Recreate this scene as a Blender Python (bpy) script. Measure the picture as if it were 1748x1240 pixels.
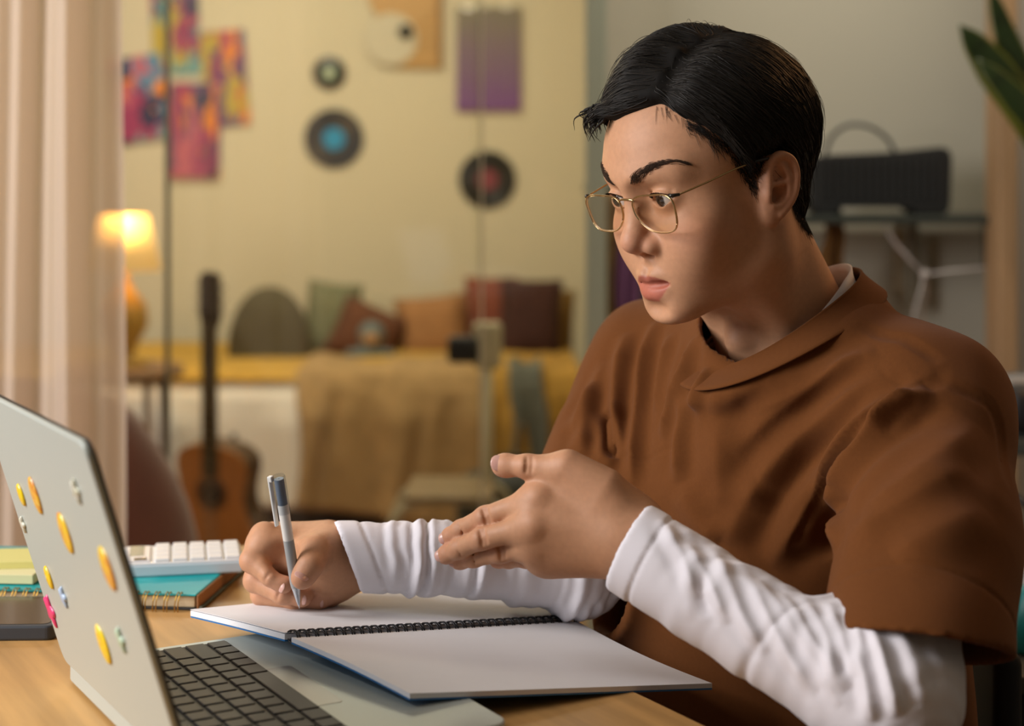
import bpy, bmesh, math, random
import numpy as np
from mathutils import Vector, Matrix, Euler

random.seed(7)
rng = np.random.default_rng(7)
for o in list(bpy.data.objects):
    bpy.data.objects.remove(o)
scene = bpy.context.scene
COL = scene.collection

# ---------------------------------------------------------------- camera
F_PX, CX, CY = 2800.0, 874.0, 310.0        # focal length (px of 1748), principal point
CAM_Z = 1.14
cam_data = bpy.data.cameras.new('camera')
cam_data.sensor_width = 36.0
cam_data.lens = 36.0 * F_PX / 1748.0
cam_data.shift_y = -(620.0 - CY) / 1748.0
cam_data.clip_start = 0.05
cam_data.dof.use_dof = True
cam_data.dof.focus_distance = 1.36
cam_data.dof.aperture_fstop = 3.6
cam_data.dof.aperture_blades = 0
cam = bpy.data.objects.new('camera', cam_data)
cam.location = (0, 0, CAM_Z)
cam.rotation_euler = (math.radians(90), 0, 0)
COL.objects.link(cam)
scene.camera = cam

# ---------------------------------------------------------------- light
vs = scene.view_settings
vs.view_transform = 'Standard'
vs.look = 'None'
vs.exposure = 0.0
vs.gamma = 1.0
vs.use_curve_mapping = False
scene.cycles.use_denoising = True
world = bpy.data.worlds.new('world')
scene.world = world
world.use_nodes = True
world.node_tree.nodes['Background'].inputs[0].default_value = (1.0, 0.86, 0.68, 1)
world.node_tree.nodes['Background'].inputs[1].default_value = 0.03

def light(name, kind, loc, target, energy, color, size=1.0, size_y=None, spread=None):
    d = bpy.data.lights.new(name, kind)
    d.energy = energy
    d.color = color
    if kind == 'AREA':
        d.size = size
        if size_y:
            d.shape = 'RECTANGLE'
            d.size_y = size_y
        if spread:
            d.spread = math.radians(spread)
    else:
        d.shadow_soft_size = size
    o = bpy.data.objects.new(name, d)
    o.location = loc
    o.rotation_euler = (Vector(target) - Vector(loc)).to_track_quat('-Z', 'Y').to_euler()
    COL.objects.link(o)
    return o

# daylight from the window in front of the desk, left of the camera
light('window_light', 'AREA', (-1.80, .80, 1.75), (0.1, 1.4, 0.95), 62, (1.0, 0.96, 0.95), 0.9, 1.2)
# ceiling lamp over the bed
light('bedroom_ceiling_light', 'AREA', (-1.0, 4.9, 2.7), (-1.0, 5.3, 0.0), 54, (1.0, 0.91, 0.70), 1.4, 1.2)
# warm lamp behind the man, right
light('corner_lamp_light', 'AREA', (1.05, 2.15, 1.75), (0.3, 1.45, 1.0), 5, (1.0, 0.48, 0.18), 0.35, 0.5)
# added unseen area light that brightens the study's right wall
light('study_wall_fill', 'AREA', (0.95, 3.05, 2.65), (0.95, 3.85, 1.2), 8.5, (1.0, 0.94, 0.78), 1.2, 0.3, 110)

# ---------------------------------------------------------------- helpers
def P(px, py, Y):
    """point at depth Y seen at that spot of the photograph"""
    return np.array([(px - CX) * Y / F_PX, Y, CAM_Z - (py - CY) * Y / F_PX])

def T(px, py, z=0.74):
    """point on the horizontal plane at height z"""
    Y = (CAM_Z - z) * F_PX / (py - CY)
    return np.array([(px - CX) * Y / F_PX, Y, z])

def mat(name, color, rough=0.5, metal=0.0, spec=0.5, bump=None, noise=None, sss=0.0, sss_col=None,
        trans=0.0, coat=0.0, sheen=0.0, attr=None, alpha=1.0, emit=None):
    m = bpy.data.materials.new(name)
    m.use_nodes = True
    nt = m.node_tree
    b = nt.nodes['Principled BSDF']
    b.inputs['Base Color'].default_value = (*color, 1)
    b.inputs['Roughness'].default_value = rough
    b.inputs['Metallic'].default_value = metal
    b.inputs['Specular IOR Level'].default_value = spec
    b.inputs['Subsurface Weight'].default_value = sss
    if sss:
        b.inputs['Subsurface Radius'].default_value = sss_col or (1, .35, .2)
        b.inputs['Subsurface Scale'].default_value = 0.006
    b.inputs['Transmission Weight'].default_value = trans
    b.inputs['Coat Weight'].default_value = coat
    b.inputs['Sheen Weight'].default_value = sheen
    b.inputs['Alpha'].default_value = alpha
    if emit:
        b.inputs['Emission Color'].default_value = (*emit[0], 1)
        b.inputs['Emission Strength'].default_value = emit[1]
    tc = nt.nodes.new('ShaderNodeTexCoord')
    col_out = None
    if attr:
        a = nt.nodes.new('ShaderNodeAttribute')
        a.attribute_name = attr
        col_out = a.outputs['Color']
        nt.links.new(col_out, b.inputs['Base Color'])
    if noise:                      # (scale, strength, stretch)
        sc, st = noise[0], noise[1]
        stretch = noise[2] if len(noise) > 2 else (1, 1, 1)
        mp = nt.nodes.new('ShaderNodeMapping')
        mp.inputs['Scale'].default_value = stretch
        nz = nt.nodes.new('ShaderNodeTexNoise')
        nz.inputs['Scale'].default_value = sc
        nz.inputs['Detail'].default_value = 5
        mx = nt.nodes.new('ShaderNodeMix')
        mx.data_type = 'RGBA'
        mx.blend_type = 'MULTIPLY'
        mx.inputs[0].default_value = 1.0
        rp = nt.nodes.new('ShaderNodeMapRange')
        rp.inputs[1].default_value = 0.3
        rp.inputs[2].default_value = 0.7
        rp.inputs[3].default_value = 1 - st
        rp.inputs[4].default_value = 1 + st
        nt.links.new(tc.outputs['Object'], mp.inputs[0])
        nt.links.new(mp.outputs[0], nz.inputs['Vector'])
        nt.links.new(nz.outputs[0], rp.inputs[0])
        if col_out:
            nt.links.new(col_out, mx.inputs[6])
        else:
            mx.inputs[6].default_value = (*color, 1)
        nt.links.new(rp.outputs[0], mx.inputs[7])
        nt.links.new(mx.outputs[2], b.inputs['Base Color'])
    if bump:                       # (scale, strength, distance, stretch)
        mp2 = nt.nodes.new('ShaderNodeMapping')
        mp2.inputs['Scale'].default_value = bump[3] if len(bump) > 3 else (1, 1, 1)
        nz2 = nt.nodes.new('ShaderNodeTexNoise')
        nz2.inputs['Scale'].default_value = bump[0]
        nz2.inputs['Detail'].default_value = 4
        bp = nt.nodes.new('ShaderNodeBump')
        bp.inputs['Strength'].default_value = bump[1]
        bp.inputs['Distance'].default_value = bump[2]
        nt.links.new(tc.outputs['Object'], mp2.inputs[0])
        nt.links.new(mp2.outputs[0], nz2.inputs['Vector'])
        nt.links.new(nz2.outputs[0], bp.inputs['Height'])
        nt.links.new(bp.outputs[0], b.inputs['Normal'])
    return m

def mesh_obj(name, verts, faces, material=None, parent=None, smooth=False):
    me = bpy.data.meshes.new(name)
    me.from_pydata([tuple(v) for v in verts], [], [tuple(f) for f in faces])
    me.update()
    return link_mesh(name, me, material, parent, smooth)

def link_mesh(name, me, material=None, parent=None, smooth=False):
    if material:
        for m in (material if isinstance(material, (list, tuple)) else [material]):
            me.materials.append(m)
    if smooth:
        me.polygons.foreach_set('use_smooth', [True] * len(me.polygons))
    o = bpy.data.objects.new(name, me)
    COL.objects.link(o)
    if parent is not None:
        o.parent = parent
    return o

def np_mesh(name, V, Fq, material=None, parent=None, smooth=True):
    """fast mesh from numpy verts and an (n,3|4) face array"""
    me = bpy.data.meshes.new(name)
    n, k = Fq.shape
    me.vertices.add(len(V))
    me.vertices.foreach_set('co', np.ascontiguousarray(V, np.float32).ravel())
    me.loops.add(n * k)
    me.loops.foreach_set('vertex_index', np.ascontiguousarray(Fq, np.int32).ravel())
    me.polygons.add(n)
    me.polygons.foreach_set('loop_start', np.arange(0, n * k, k, dtype=np.int32))
    me.polygons.foreach_set('loop_total', np.full(n, k, np.int32))
    me.update(calc_edges=True)
    return link_mesh(name, me, material, parent, smooth)

def color_attr(o, rgb, name='tint'):
    a = o.data.color_attributes.new(name, 'FLOAT_COLOR', 'POINT')
    c = np.ones((len(o.data.vertices), 4), np.float32)
    c[:, :3] = rgb
    a.data.foreach_set('color', c.ravel())

class BM:
    """collects shapes into one mesh"""
    def __init__(self):
        self.bm = bmesh.new()
    def box(self, c, s, rot=None, bevel=0.0, seg=2):
        r = bmesh.ops.create_cube(self.bm, size=1.0)
        vs_ = r['verts']
        bmesh.ops.scale(self.bm, vec=s, verts=vs_)
        if bevel:
            es = list({e for v in vs_ for e in v.link_edges})
            rr = bmesh.ops.bevel(self.bm, geom=es, offset=bevel, segments=seg, affect='EDGES', profile=0.5)
            vs_ = list({v for f in rr['faces'] for v in f.verts} | {v for v in vs_ if v.is_valid})
        m = Matrix.Translation(c) @ (rot.to_4x4() if rot is not None else Matrix())
        bmesh.ops.transform(self.bm, matrix=m, verts=vs_)
        return self
    def tube(self, pts, r, sides=8, cap=True, closed=False):
        pts = [Vector(p) for p in pts]
        n = len(pts)
        rs = r if hasattr(r, '__len__') else [r] * n
        rings = []
        prev = None
        for i in range(n):
            if closed:
                t = (pts[(i + 1) % n] - pts[i - 1]).normalized()
            else:
                t = (pts[min(i + 1, n - 1)] - pts[max(i - 1, 0)]).normalized()
            if prev is None:
                a = t.orthogonal().normalized()
            else:
                a = (prev - t * prev.dot(t))
                a = a.normalized() if a.length > 1e-6 else t.orthogonal().normalized()
            prev = a
            b = t.cross(a)
            rings.append([self.bm.verts.new(pts[i] + (a * math.cos(2 * math.pi * k / sides) + b * math.sin(2 * math.pi * k / sides)) * rs[i]) for k in range(sides)])
        m = n if closed else n - 1
        for i in range(m):
            A, B = rings[i], rings[(i + 1) % n]
            for k in range(sides):
                self.bm.faces.new((A[k], A[(k + 1) % sides], B[(k + 1) % sides], B[k]))
        if cap and not closed:
            self.bm.faces.new(rings[0][::-1])
            self.bm.faces.new(rings[-1])
        return self
    def lathe(self, prof, c=(0, 0, 0), seg=32, rot=None, cap=True):
        m = Matrix.Translation(c) @ (rot.to_4x4() if rot is not None else Matrix())
        rings = []
        for r, z in prof:
            rings.append([self.bm.verts.new(m @ Vector((r * math.cos(2 * math.pi * k / seg), r * math.sin(2 * math.pi * k / seg), z))) for k in range(seg)])
        for A, B in zip(rings, rings[1:]):
            for k in range(seg):
                self.bm.faces.new((A[k], A[(k + 1) % seg], B[(k + 1) % seg], B[k]))
        if cap:
            self.bm.faces.new(rings[0][::-1])
            self.bm.faces.new(rings[-1])
        return self
    def prism(self, poly, z0, z1, m=None):
        m = m or Matrix()
        A = [self.bm.verts.new(m @ Vector((x, y, z0))) for x, y in poly]
        B = [self.bm.verts.new(m @ Vector((x, y, z1))) for x, y in poly]
        n = len(poly)
        for k in range(n):
            self.bm.faces.new((A[k], A[(k + 1) % n], B[(k + 1) % n], B[k]))
        self.bm.faces.new(A[::-1])
        self.bm.faces.new(B)
        return self
    def grid(self, fn, nu, nv, thick=None):
        V = [[self.bm.verts.new(fn(u / nu, v / nv)) for v in range(nv + 1)] for u in range(nu + 1)]
        fs = []
        for u in range(nu):
            for v in range(nv):
                fs.append(self.bm.faces.new((V[u][v], V[u + 1][v], V[u + 1][v + 1], V[u][v + 1])))
        if thick:
            bmesh.ops.recalc_face_normals(self.bm, faces=fs)
            bmesh.ops.solidify(self.bm, geom=fs, thickness=thick)
        return self
    def obj(self, name, material=None, parent=None, smooth=False, loc=None, rot=None):
        bmesh.ops.recalc_face_normals(self.bm, faces=self.bm.faces)
        me = bpy.data.meshes.new(name)
        self.bm.to_mesh(me)
        self.bm.free()
        o = link_mesh(name, me, material, parent, smooth)
        if loc is not None:
            o.location = loc
        if rot is not None:
            o.rotation_euler = rot
        if smooth == 'auto':
            o.data.set_sharp_from_angle(angle=math.radians(35))
        return o

def lens_glass(name, tint, refl=.5):
    m = bpy.data.materials.new(name)
    m.use_nodes = True
    nt = m.node_tree
    nt.nodes.clear()
    out = nt.nodes.new('ShaderNodeOutputMaterial')
    mx = nt.nodes.new('ShaderNodeMixShader')
    tr = nt.nodes.new('ShaderNodeBsdfTransparent')
    gl = nt.nodes.new('ShaderNodeBsdfGlossy')
    lw = nt.nodes.new('ShaderNodeLayerWeight')
    pw = nt.nodes.new('ShaderNodeMath')
    pw.operation = 'POWER'
    pw.inputs[1].default_value = 4.0
    mt = nt.nodes.new('ShaderNodeMath')
    mt.operation = 'MULTIPLY_ADD'
    mt.inputs[1].default_value = refl
    mt.inputs[2].default_value = .025
    tr.inputs[0].default_value = (*tint, 1)
    gl.inputs['Roughness'].default_value = .03
    nt.links.new(lw.outputs['Facing'], pw.inputs[0])
    nt.links.new(pw.outputs[0], mt.inputs[0])
    nt.links.new(mt.outputs[0], mx.inputs[0])
    nt.links.new(tr.outputs[0], mx.inputs[1])
    nt.links.new(gl.outputs[0], mx.inputs[2])
    nt.links.new(mx.outputs[0], out.inputs[0])
    return m

def empty(name, loc=(0, 0, 0), rz=0.0):
    o = bpy.data.objects.new(name, None)
    o.empty_display_size = 0.05
    o.location = loc
    o.rotation_euler = (0, 0, rz)
    COL.objects.link(o)
    return o

def tag(o, label=None, cat=None, group=None, kind=None):
    if label: o['label'] = label
    if cat: o['category'] = cat
    if group: o['group'] = group
    if kind: o['kind'] = kind
    return o

def dup(o, parent=None, name=None):
    c = o.copy()
    COL.objects.link(c)
    if parent is not None:
        c.parent = parent
    return c

def euler_rot(x=0, y=0, z=0):
    return Euler((math.radians(x), math.radians(y), math.radians(z))).to_matrix()

# ---------------------------------------------------------------- volume modelling (smooth unions -> one surface)
def smin(a, b, k):
    if k <= 0: return np.minimum(a, b)
    h = np.maximum(k - np.abs(a - b), 0) / k
    return np.minimum(a, b) - h * h * k * 0.25

def smax(a, b, k):
    return -smin(-a, -b, k)

class Prim:
    def __init__(self, fn, lo, hi):
        self.fn, self.lo, self.hi = fn, np.array(lo, float), np.array(hi, float)

def ell(c, r, R=None):
    c = np.array(c, float); r = np.array(r, float)
    def fn(x, y, z):
        dx, dy, dz = x - c[0], y - c[1], z - c[2]
        if R is not None:
            dx, dy, dz = (R[0, 0] * dx + R[1, 0] * dy + R[2, 0] * dz,
                          R[0, 1] * dx + R[1, 1] * dy + R[2, 1] * dz,
                          R[0, 2] * dx + R[1, 2] * dy + R[2, 2] * dz)
        k0 = np.sqrt((dx / r[0]) ** 2 + (dy / r[1]) ** 2 + (dz / r[2]) ** 2)
        k1 = np.sqrt((dx / r[0] ** 2) ** 2 + (dy / r[1] ** 2) ** 2 + (dz / r[2] ** 2) ** 2)
        return k0 * (k0 - 1) / np.maximum(k1, 1e-6)
    m = r.max() if R is not None else r
    return Prim(fn, c - m, c + m)

def cone(a, b, ra, rb, flat=None):
    """rounded cone; flat=(axis vector, factor) squashes it across that axis"""
    a = np.array(a, float); b = np.array(b, float)
    ba = b - a
    l2 = float(ba @ ba)
    def fn(x, y, z):
        px, py, pz = x - a[0], y - a[1], z - a[2]
        t = np.clip((px * ba[0] + py * ba[1] + pz * ba[2]) / l2, 0, 1)
        dx, dy, dz = px - t * ba[0], py - t * ba[1], pz - t * ba[2]
        if flat is not None:
            n, s = flat
            q = (dx * n[0] + dy * n[1] + dz * n[2]) * (1.0 / s - 1.0)
            dx, dy, dz = dx + q * n[0], dy + q * n[1], dz + q * n[2]
        return np.sqrt(dx * dx + dy * dy + dz * dz) - (ra + t * (rb - ra))
    m = max(ra, rb)
    return Prim(fn, np.minimum(a, b) - m, np.maximum(a, b) + m)

def chain(pts, rs, flat=None):
    """one smooth rope through several points"""
    pts = [np.array(p, float) for p in pts]
    rs = rs if hasattr(rs, '__len__') else [rs] * len(pts)
    cs = [cone(pts[i], pts[i + 1], rs[i], rs[i + 1], flat) for i in range(len(pts) - 1)]
    def fn(x, y, z):
        d = cs[0].fn(x, y, z)
        for c in cs[1:]:
            d = np.minimum(d, c.fn(x, y, z))
        return d
    return Prim(fn, np.min([c.lo for c in cs], 0), np.max([c.hi for c in cs], 0))

def spline(pts, n=8):
    """Catmull-Rom through the points (any dimension)"""
    p = np.array(pts, float)
    p = np.vstack([2 * p[0] - p[1], p, 2 * p[-1] - p[-2]])
    out = []
    for i in range(1, len(p) - 2):
        for t in np.linspace(0, 1, n, endpoint=False):
            out.append(0.5 * (2 * p[i] + (p[i + 1] - p[i - 1]) * t + (2 * p[i - 1] - 5 * p[i] + 4 * p[i + 1] - p[i + 2]) * t ** 2 + (3 * p[i] - p[i - 1] - 3 * p[i + 1] + p[i + 2]) * t ** 3))
    out.append(p[-2])
    return np.array(out)

class Vol:
    def __init__(self, lo, hi, h):
        self.lo = np.array(lo, float); self.h = h
        n = np.ceil((np.array(hi) - self.lo) / h).astype(int) + 1
        self.n = n
        self.ax = [(self.lo[i] + h * np.arange(n[i])).astype(np.float32) for i in range(3)]
        self.D = np.full(n, 0.5, np.float32)
    def window(self, lo, hi):
        s, g = [], []
        for i in range(3):
            a = int(np.clip(np.floor((lo[i] - self.lo[i]) / self.h), 0, self.n[i]))
            b = int(np.clip(np.ceil((hi[i] - self.lo[i]) / self.h) + 1, 0, self.n[i]))
            s.append(slice(a, b))
            sh = [1, 1, 1]; sh[i] = b - a
            g.append(self.ax[i][a:b].reshape(sh))
        return tuple(s), g
    def add(self, p, k=0.0, pad=None):
        pad = (k + 3 * self.h + 0.022) if pad is None else pad
        s, g = self.window(p.lo - pad, p.hi + pad)
        if min(x.stop - x.start for x in s) <= 0: return self
        self.D[s] = smin(self.D[s], p.fn(*g).astype(np.float32), k)
        return self
    def sub(self, p, k=0.0):
        pad = k + 3 * self.h
        s, g = self.window(p.lo - pad, p.hi + pad)
        if min(x.stop - x.start for x in s) <= 0: return self
        self.D[s] = smax(self.D[s], -p.fn(*g).astype(np.float32), k)
        return self
    def sample(self, pts):
        q = (pts - self.lo) / self.h
        q = np.clip(q, 0, self.n - 1.001)
        i = q.astype(int); f = q - i
        D = self.D; out = 0
        for dx in (0, 1):
            for dy in (0, 1):
                for dz in (0, 1):
                    w = (f[:, 0] if dx else 1 - f[:, 0]) * (f[:, 1] if dy else 1 - f[:, 1]) * (f[:, 2] if dz else 1 - f[:, 2])
                    out = out + w * D[i[:, 0] + dx, i[:, 1] + dy, i[:, 2] + dz]
        return out
    def grad(self, pts, e=None):
        e = e or self.h
        g = np.stack([self.sample(pts + np.eye(3)[i] * e) - self.sample(pts - np.eye(3)[i] * e) for i in range(3)], 1)
        return g / np.maximum(np.linalg.norm(g, axis=1, keepdims=True), 1e-9)
    def project(self, pts, off=0.0, it=6):
        pts = pts.copy()
        for _ in range(it):
            d = self.sample(pts) - off
            pts -= np.clip(d, -0.02, 0.02)[:, None] * self.grad(pts)
        return pts
    def mesh(self, D=None, relax=2):
        """surface nets"""
        D = self.D if D is None else D
        S = D < 0
        c = S[:-1, :-1, :-1].astype(np.int8)
        tot = np.zeros_like(c)
        for dx in (0, 1):
            for dy in (0, 1):
                for dz in (0, 1):
                    tot += S[dx:S.shape[0] - 1 + dx, dy:S.shape[1] - 1 + dy, dz:S.shape[2] - 1 + dz]
        act = (tot > 0) & (tot < 8)
        I = np.argwhere(act)
        idx = np.full(act.shape, -1, np.int32)
        idx[act] = np.arange(len(I))
        acc = np.zeros((len(I), 3)); cnt = np.zeros(len(I))
        cor = [(0, 0, 0), (1, 0, 0), (0, 1, 0), (1, 1, 0), (0, 0, 1), (1, 0, 1), (0, 1, 1), (1, 1, 1)]
        for a in range(8):
            for b in range(a + 1, 8):
                A, B = np.array(cor[a]), np.array(cor[b])
                if np.abs(A - B).sum() != 1: continue
                da = D[tuple((I + A).T)]; db = D[tuple((I + B).T)]
                m = (da < 0) != (db < 0)
                t = np.where(m, da / np.where(m, da - db, 1), 0)[:, None]
                acc += np.where(m[:, None], A + t * (B - A), 0)
                cnt += m
        V = (I + acc / cnt[:, None]) * self.h + self.lo
        quads = []
        for ax in range(3):
            o1, o2 = [(1, 2), (2, 0), (0, 1)][ax]
            sl0 = [slice(None)] * 3; sl1 = [slice(None)] * 3
            sl0[ax] = slice(0, -1); sl1[ax] = slice(1, None)
            ch = S[tuple(sl0)] != S[tuple(sl1)]
            E = np.argwhere(ch)
            ok = (E[:, o1] > 0) & (E[:, o2] > 0) & (E[:, o1] < S.shape[o1] - 1) & (E[:, o2] < S.shape[o2] - 1)
            E = E[ok]
            e1 = np.zeros(3, int); e1[o1] = 1
            e2 = np.zeros(3, int); e2[o2] = 1
            q = np.stack([idx[tuple((E - e1 - e2).T)], idx[tuple((E - e2).T)], idx[tuple(E.T)], idx[tuple((E - e1).T)]], 1)
            inside = S[tuple(E.T)]
            q[~inside] = q[~inside][:, ::-1]
            quads.append(q)
        Q = np.concatenate(quads)
        for _ in range(relax):
            V = laplace(V, Q, 0.5)
        return V, Q

def laplace(V, Q, lam=0.5):
    acc = np.zeros_like(V); cnt = np.zeros(len(V))
    k = Q.shape[1]
    for i in range(k):
        a, b = Q[:, i], Q[:, (i + 1) % k]
        for j in range(3):
            acc[:, j] += np.bincount(a, V[b, j], len(V)) + np.bincount(b, V[a, j], len(V))
        cnt += np.bincount(a, minlength=len(V)) + np.bincount(b, minlength=len(V))
    return V + lam * (acc / np.maximum(cnt, 1)[:, None] - V)

def normals(V, Q):
    n = np.cross(V[Q[:, 2]] - V[Q[:, 0]], V[Q[:, -1]] - V[Q[:, 1]])
    N = np.zeros_like(V)
    for i in range(Q.shape[1]):
        for j in range(3):
            N[:, j] += np.bincount(Q[:, i], n[:, j], len(V))
    return N / np.maximum(np.linalg.norm(N, axis=1, keepdims=True), 1e-12)

def seg_dist(V, a, b):
    a = np.array(a, float); b = np.array(b, float)
    t = np.clip(((V - a) @ (b - a)) / ((b - a) @ (b - a)), 0, 1)
    return np.linalg.norm(V - a - t[:, None] * (b - a), axis=1), t

def poly_dist(V, pts):
    d = np.full(len(V), 9.0)
    for a, b in zip(pts, pts[1:]):
        d = np.minimum(d, seg_dist(V, a, b)[0])
    return d

def strands(paths, radii, sides=4):
    """paths (n,m,3), radii (n,m) -> one mesh of tapered tubes"""
    n, m, _ = paths.shape
    t = np.gradient(paths, axis=1)
    t /= np.maximum(np.linalg.norm(t, axis=2, keepdims=True), 1e-9)
    ref = np.where(np.abs(t[..., 2:3]) > 0.9, np.array([1.0, 0, 0]), np.array([0, 0, 1.0]))
    a = np.cross(t, ref); a /= np.maximum(np.linalg.norm(a, axis=2, keepdims=True), 1e-9)
    b = np.cross(t, a)
    ang = 2 * np.pi * np.arange(sides) / sides
    V = paths[:, :, None, :] + radii[:, :, None, None] * (a[:, :, None, :] * np.cos(ang)[None, None, :, None] + b[:, :, None, :] * np.sin(ang)[None, None, :, None])
    base = (np.arange(n) * m * sides)[:, None, None] + (np.arange(m - 1) * sides)[None, :, None]
    k = np.arange(sides)[None, None, :]; k2 = (k + 1) % sides
    Q = np.stack([base + k, base + k2, base + sides + k2, base + sides + k], -1).reshape(-1, 4)
    return V.reshape(-1, 3), Q

# ================================================================ the room
def ramp_mat(name, stops, scale=6.0, rough=.6, stretch=(1, 1, 1), distort=1.5, cells=False):
    """printed colour pattern from noise"""
    m = bpy.data.materials.new(name)
    m.use_nodes = True
    nt = m.node_tree
    b = nt.nodes['Principled BSDF']
    b.inputs['Roughness'].default_value = rough
    tc = nt.nodes.new('ShaderNodeTexCoord')
    mp = nt.nodes.new('ShaderNodeMapping')
    mp.inputs['Scale'].default_value = stretch
    nz = nt.nodes.new('ShaderNodeTexNoise')
    nz.inputs['Scale'].default_value = scale
    nz.inputs['Detail'].default_value = 2
    nz.inputs['Distortion'].default_value = distort
    if cells:
        vo = nt.nodes.new('ShaderNodeTexVoronoi'); vo.inputs['Scale'].default_value = scale * 1.6
        vo.inputs['Randomness'].default_value = 1.0
    rp = nt.nodes.new('ShaderNodeValToRGB')
    el = rp.color_ramp.elements
    el[0].position, el[0].color = stops[0][0], (*stops[0][1], 1)
    el[1].position, el[1].color = stops[-1][0], (*stops[-1][1], 1)
    for p, c in stops[1:-1]:
        e = el.new(p); e.color = (*c, 1)
    nt.links.new(tc.outputs['Object'], mp.inputs[0])
    nt.links.new(mp.outputs[0], nz.inputs['Vector'])
    if cells:
        wp = nt.nodes.new('ShaderNodeMix'); wp.data_type = 'RGBA'; wp.blend_type = 'LINEAR_LIGHT'; wp.inputs[0].default_value = .12
        nt.links.new(mp.outputs[0], wp.inputs[6]); nt.links.new(nz.outputs[1], wp.inputs[7])
        nt.links.new(wp.outputs[2], vo.inputs['Vector'])
        sp3 = nt.nodes.new('ShaderNodeSeparateColor'); nt.links.new(vo.outputs['Color'], sp3.inputs[0])
        nt.links.new(sp3.outputs[0], rp.inputs[0])
        rp.color_ramp.interpolation = 'CONSTANT'
    else:
        nt.links.new(nz.outputs[0], rp.inputs[0])
    nt.links.new(rp.outputs[0], b.inputs['Base Color'])
    return m

WALL_Y, SIDE_Y = 6.65, 3.85
WALLP = mat('cream_paint', (.62, .56, .41), .9, noise=(1.2, .03), bump=(60, .05, .002))
WALLG = mat('greige_paint', (.48, .45, .36), .9, noise=(1.2, .03), bump=(60, .05, .002))
tag(BM().box((-1.3, WALL_Y + .05, 1.4), (8.2, .10, 2.8)).obj('wall_back', WALLP), kind='structure')
xs = P(1012, 0, SIDE_Y)[0]
tag(BM().box(((xs + 2.9) / 2, SIDE_Y + .06, 1.4), (2.9 - xs, .12, 2.8)).obj('wall_right', WALLG), kind='structure')
tag(BM().box((xs + .26, (SIDE_Y + WALL_Y) / 2 + .09, 1.4), (.12, WALL_Y - SIDE_Y - .06, 2.8)).obj('wall_inner', WALLP), kind='structure')
tag(BM().box((-5.35, 2.3, 1.4), (.10, 9.6, 2.8)).obj('wall_left', WALLP), kind='structure')
tag(BM().box((2.95, .7, 1.4), (.10, 6.4, 2.8)).obj('wall_far_right', WALLG), kind='structure')
FLOORM = mat('oak_floor', (.30, .17, .08), .5, noise=(3, .2, (1, 12, 1)))
fl = tag(BM().box((-1.2, 2.3, -.03), (8.3, 9.7, .04)).obj('floor', mat('floor_joint', (.10, .06, .03), .8)), kind='structure')
plank = BM().box((0, 0, 0), (.178, 1.19, .02), bevel=.002, seg=1).obj('plank', FLOORM, fl)
plank.location = (-3.7, 2.1, 0)
k = 0
for i in range(30):
    for j in range(5):
        x, y = -3.6 + i * .18, 1.7 + j * 1.2 + (i % 3) * .4
        if y > 6.6 or (x > .9 and y > 3.3): continue
        c = plank if k == 0 else dup(plank, fl)
        c.location = (x, y, 0); k += 1
tag(BM().box((-1.2, 2.3, 2.85), (8.4, 9.8, .10)).obj('ceiling', mat('ceiling_paint', (.75, .70, .60), .9)), kind='structure')

# glass partition between study and bedroom
GLASS = lens_glass_early = None
def pane_mat(name, tint, refl):
    m = bpy.data.materials.new(name)
    m.use_nodes = True
    nt = m.node_tree
    nt.nodes.clear()
    out = nt.nodes.new('ShaderNodeOutputMaterial')
    mx = nt.nodes.new('ShaderNodeMixShader')
    tr = nt.nodes.new('ShaderNodeBsdfTransparent')
    gl = nt.nodes.new('ShaderNodeBsdfGlossy')
    mx.inputs[0].default_value = refl
    tr.inputs[0].default_value = (*tint, 1)
    gl.inputs['Roughness'].default_value = .04
    nt.links.new(tr.outputs[0], mx.inputs[1]); nt.links.new(gl.outputs[0], mx.inputs[2])
    nt.links.new(mx.outputs[0], out.inputs[0])
    return m
PANE = pane_mat('partition_glass', (.985, .99, .97), .03)
GREEN_EDGE = mat('glass_edge', (.42, .47, .36), .25, spec=.6)
GY = 3.55
gp = tag(empty('window_1', (P(286, 0, GY)[0], GY, 0)), 'frameless glass partition between desk and bedroom', None, kind='structure')
x0 = P(286, 0, GY)[0]; x1 = P(822, 0, GY)[0]; x2 = P(1000, 0, GY)[0]; x3 = P(1036, 0, GY)[0]
gl_ = lambda n, a, b, y: BM().box(((a + b) / 2 - x0, y, 1.35), (b - a, .010, 2.68), bevel=.002, seg=1).obj(n, PANE, gp)
gl_('pane', x0 + .006, x1, 0.0)
gl_('pane', x1 - .02, x2, .03)
BM().box((0, 0, 1.35), (.010, .014, 2.68)).obj('pane_edge', mat('dark_glass_edge', (.16, .17, .12), .3), gp)
BM().box((x1 - x0, .0, 1.35), (.005, .014, 2.68)).obj('pane_edge', mat('pale_glass_edge', (.55, .50, .36), .3), gp)
BM().box(((x2 + x3) / 2 - x0, .03, 1.39), (x3 - x2, .045, 2.76), bevel=.004).obj('frame_post', mat('sage_frame', (.38, .41, .32), .4), gp)
BM().box(((x0 + x3) / 2 - x0, .015, 2.72), (x3 - x0, .05, .05)).obj('top_rail', mat('rail_metal', (.4, .4, .36), .4), gp)
BM().box(((x0 + x3) / 2 - x0, .015, .015), (x3 - x0, .05, .03)).obj('bottom_rail', mat('rail_metal', (.4, .4, .36), .4), gp)

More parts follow.
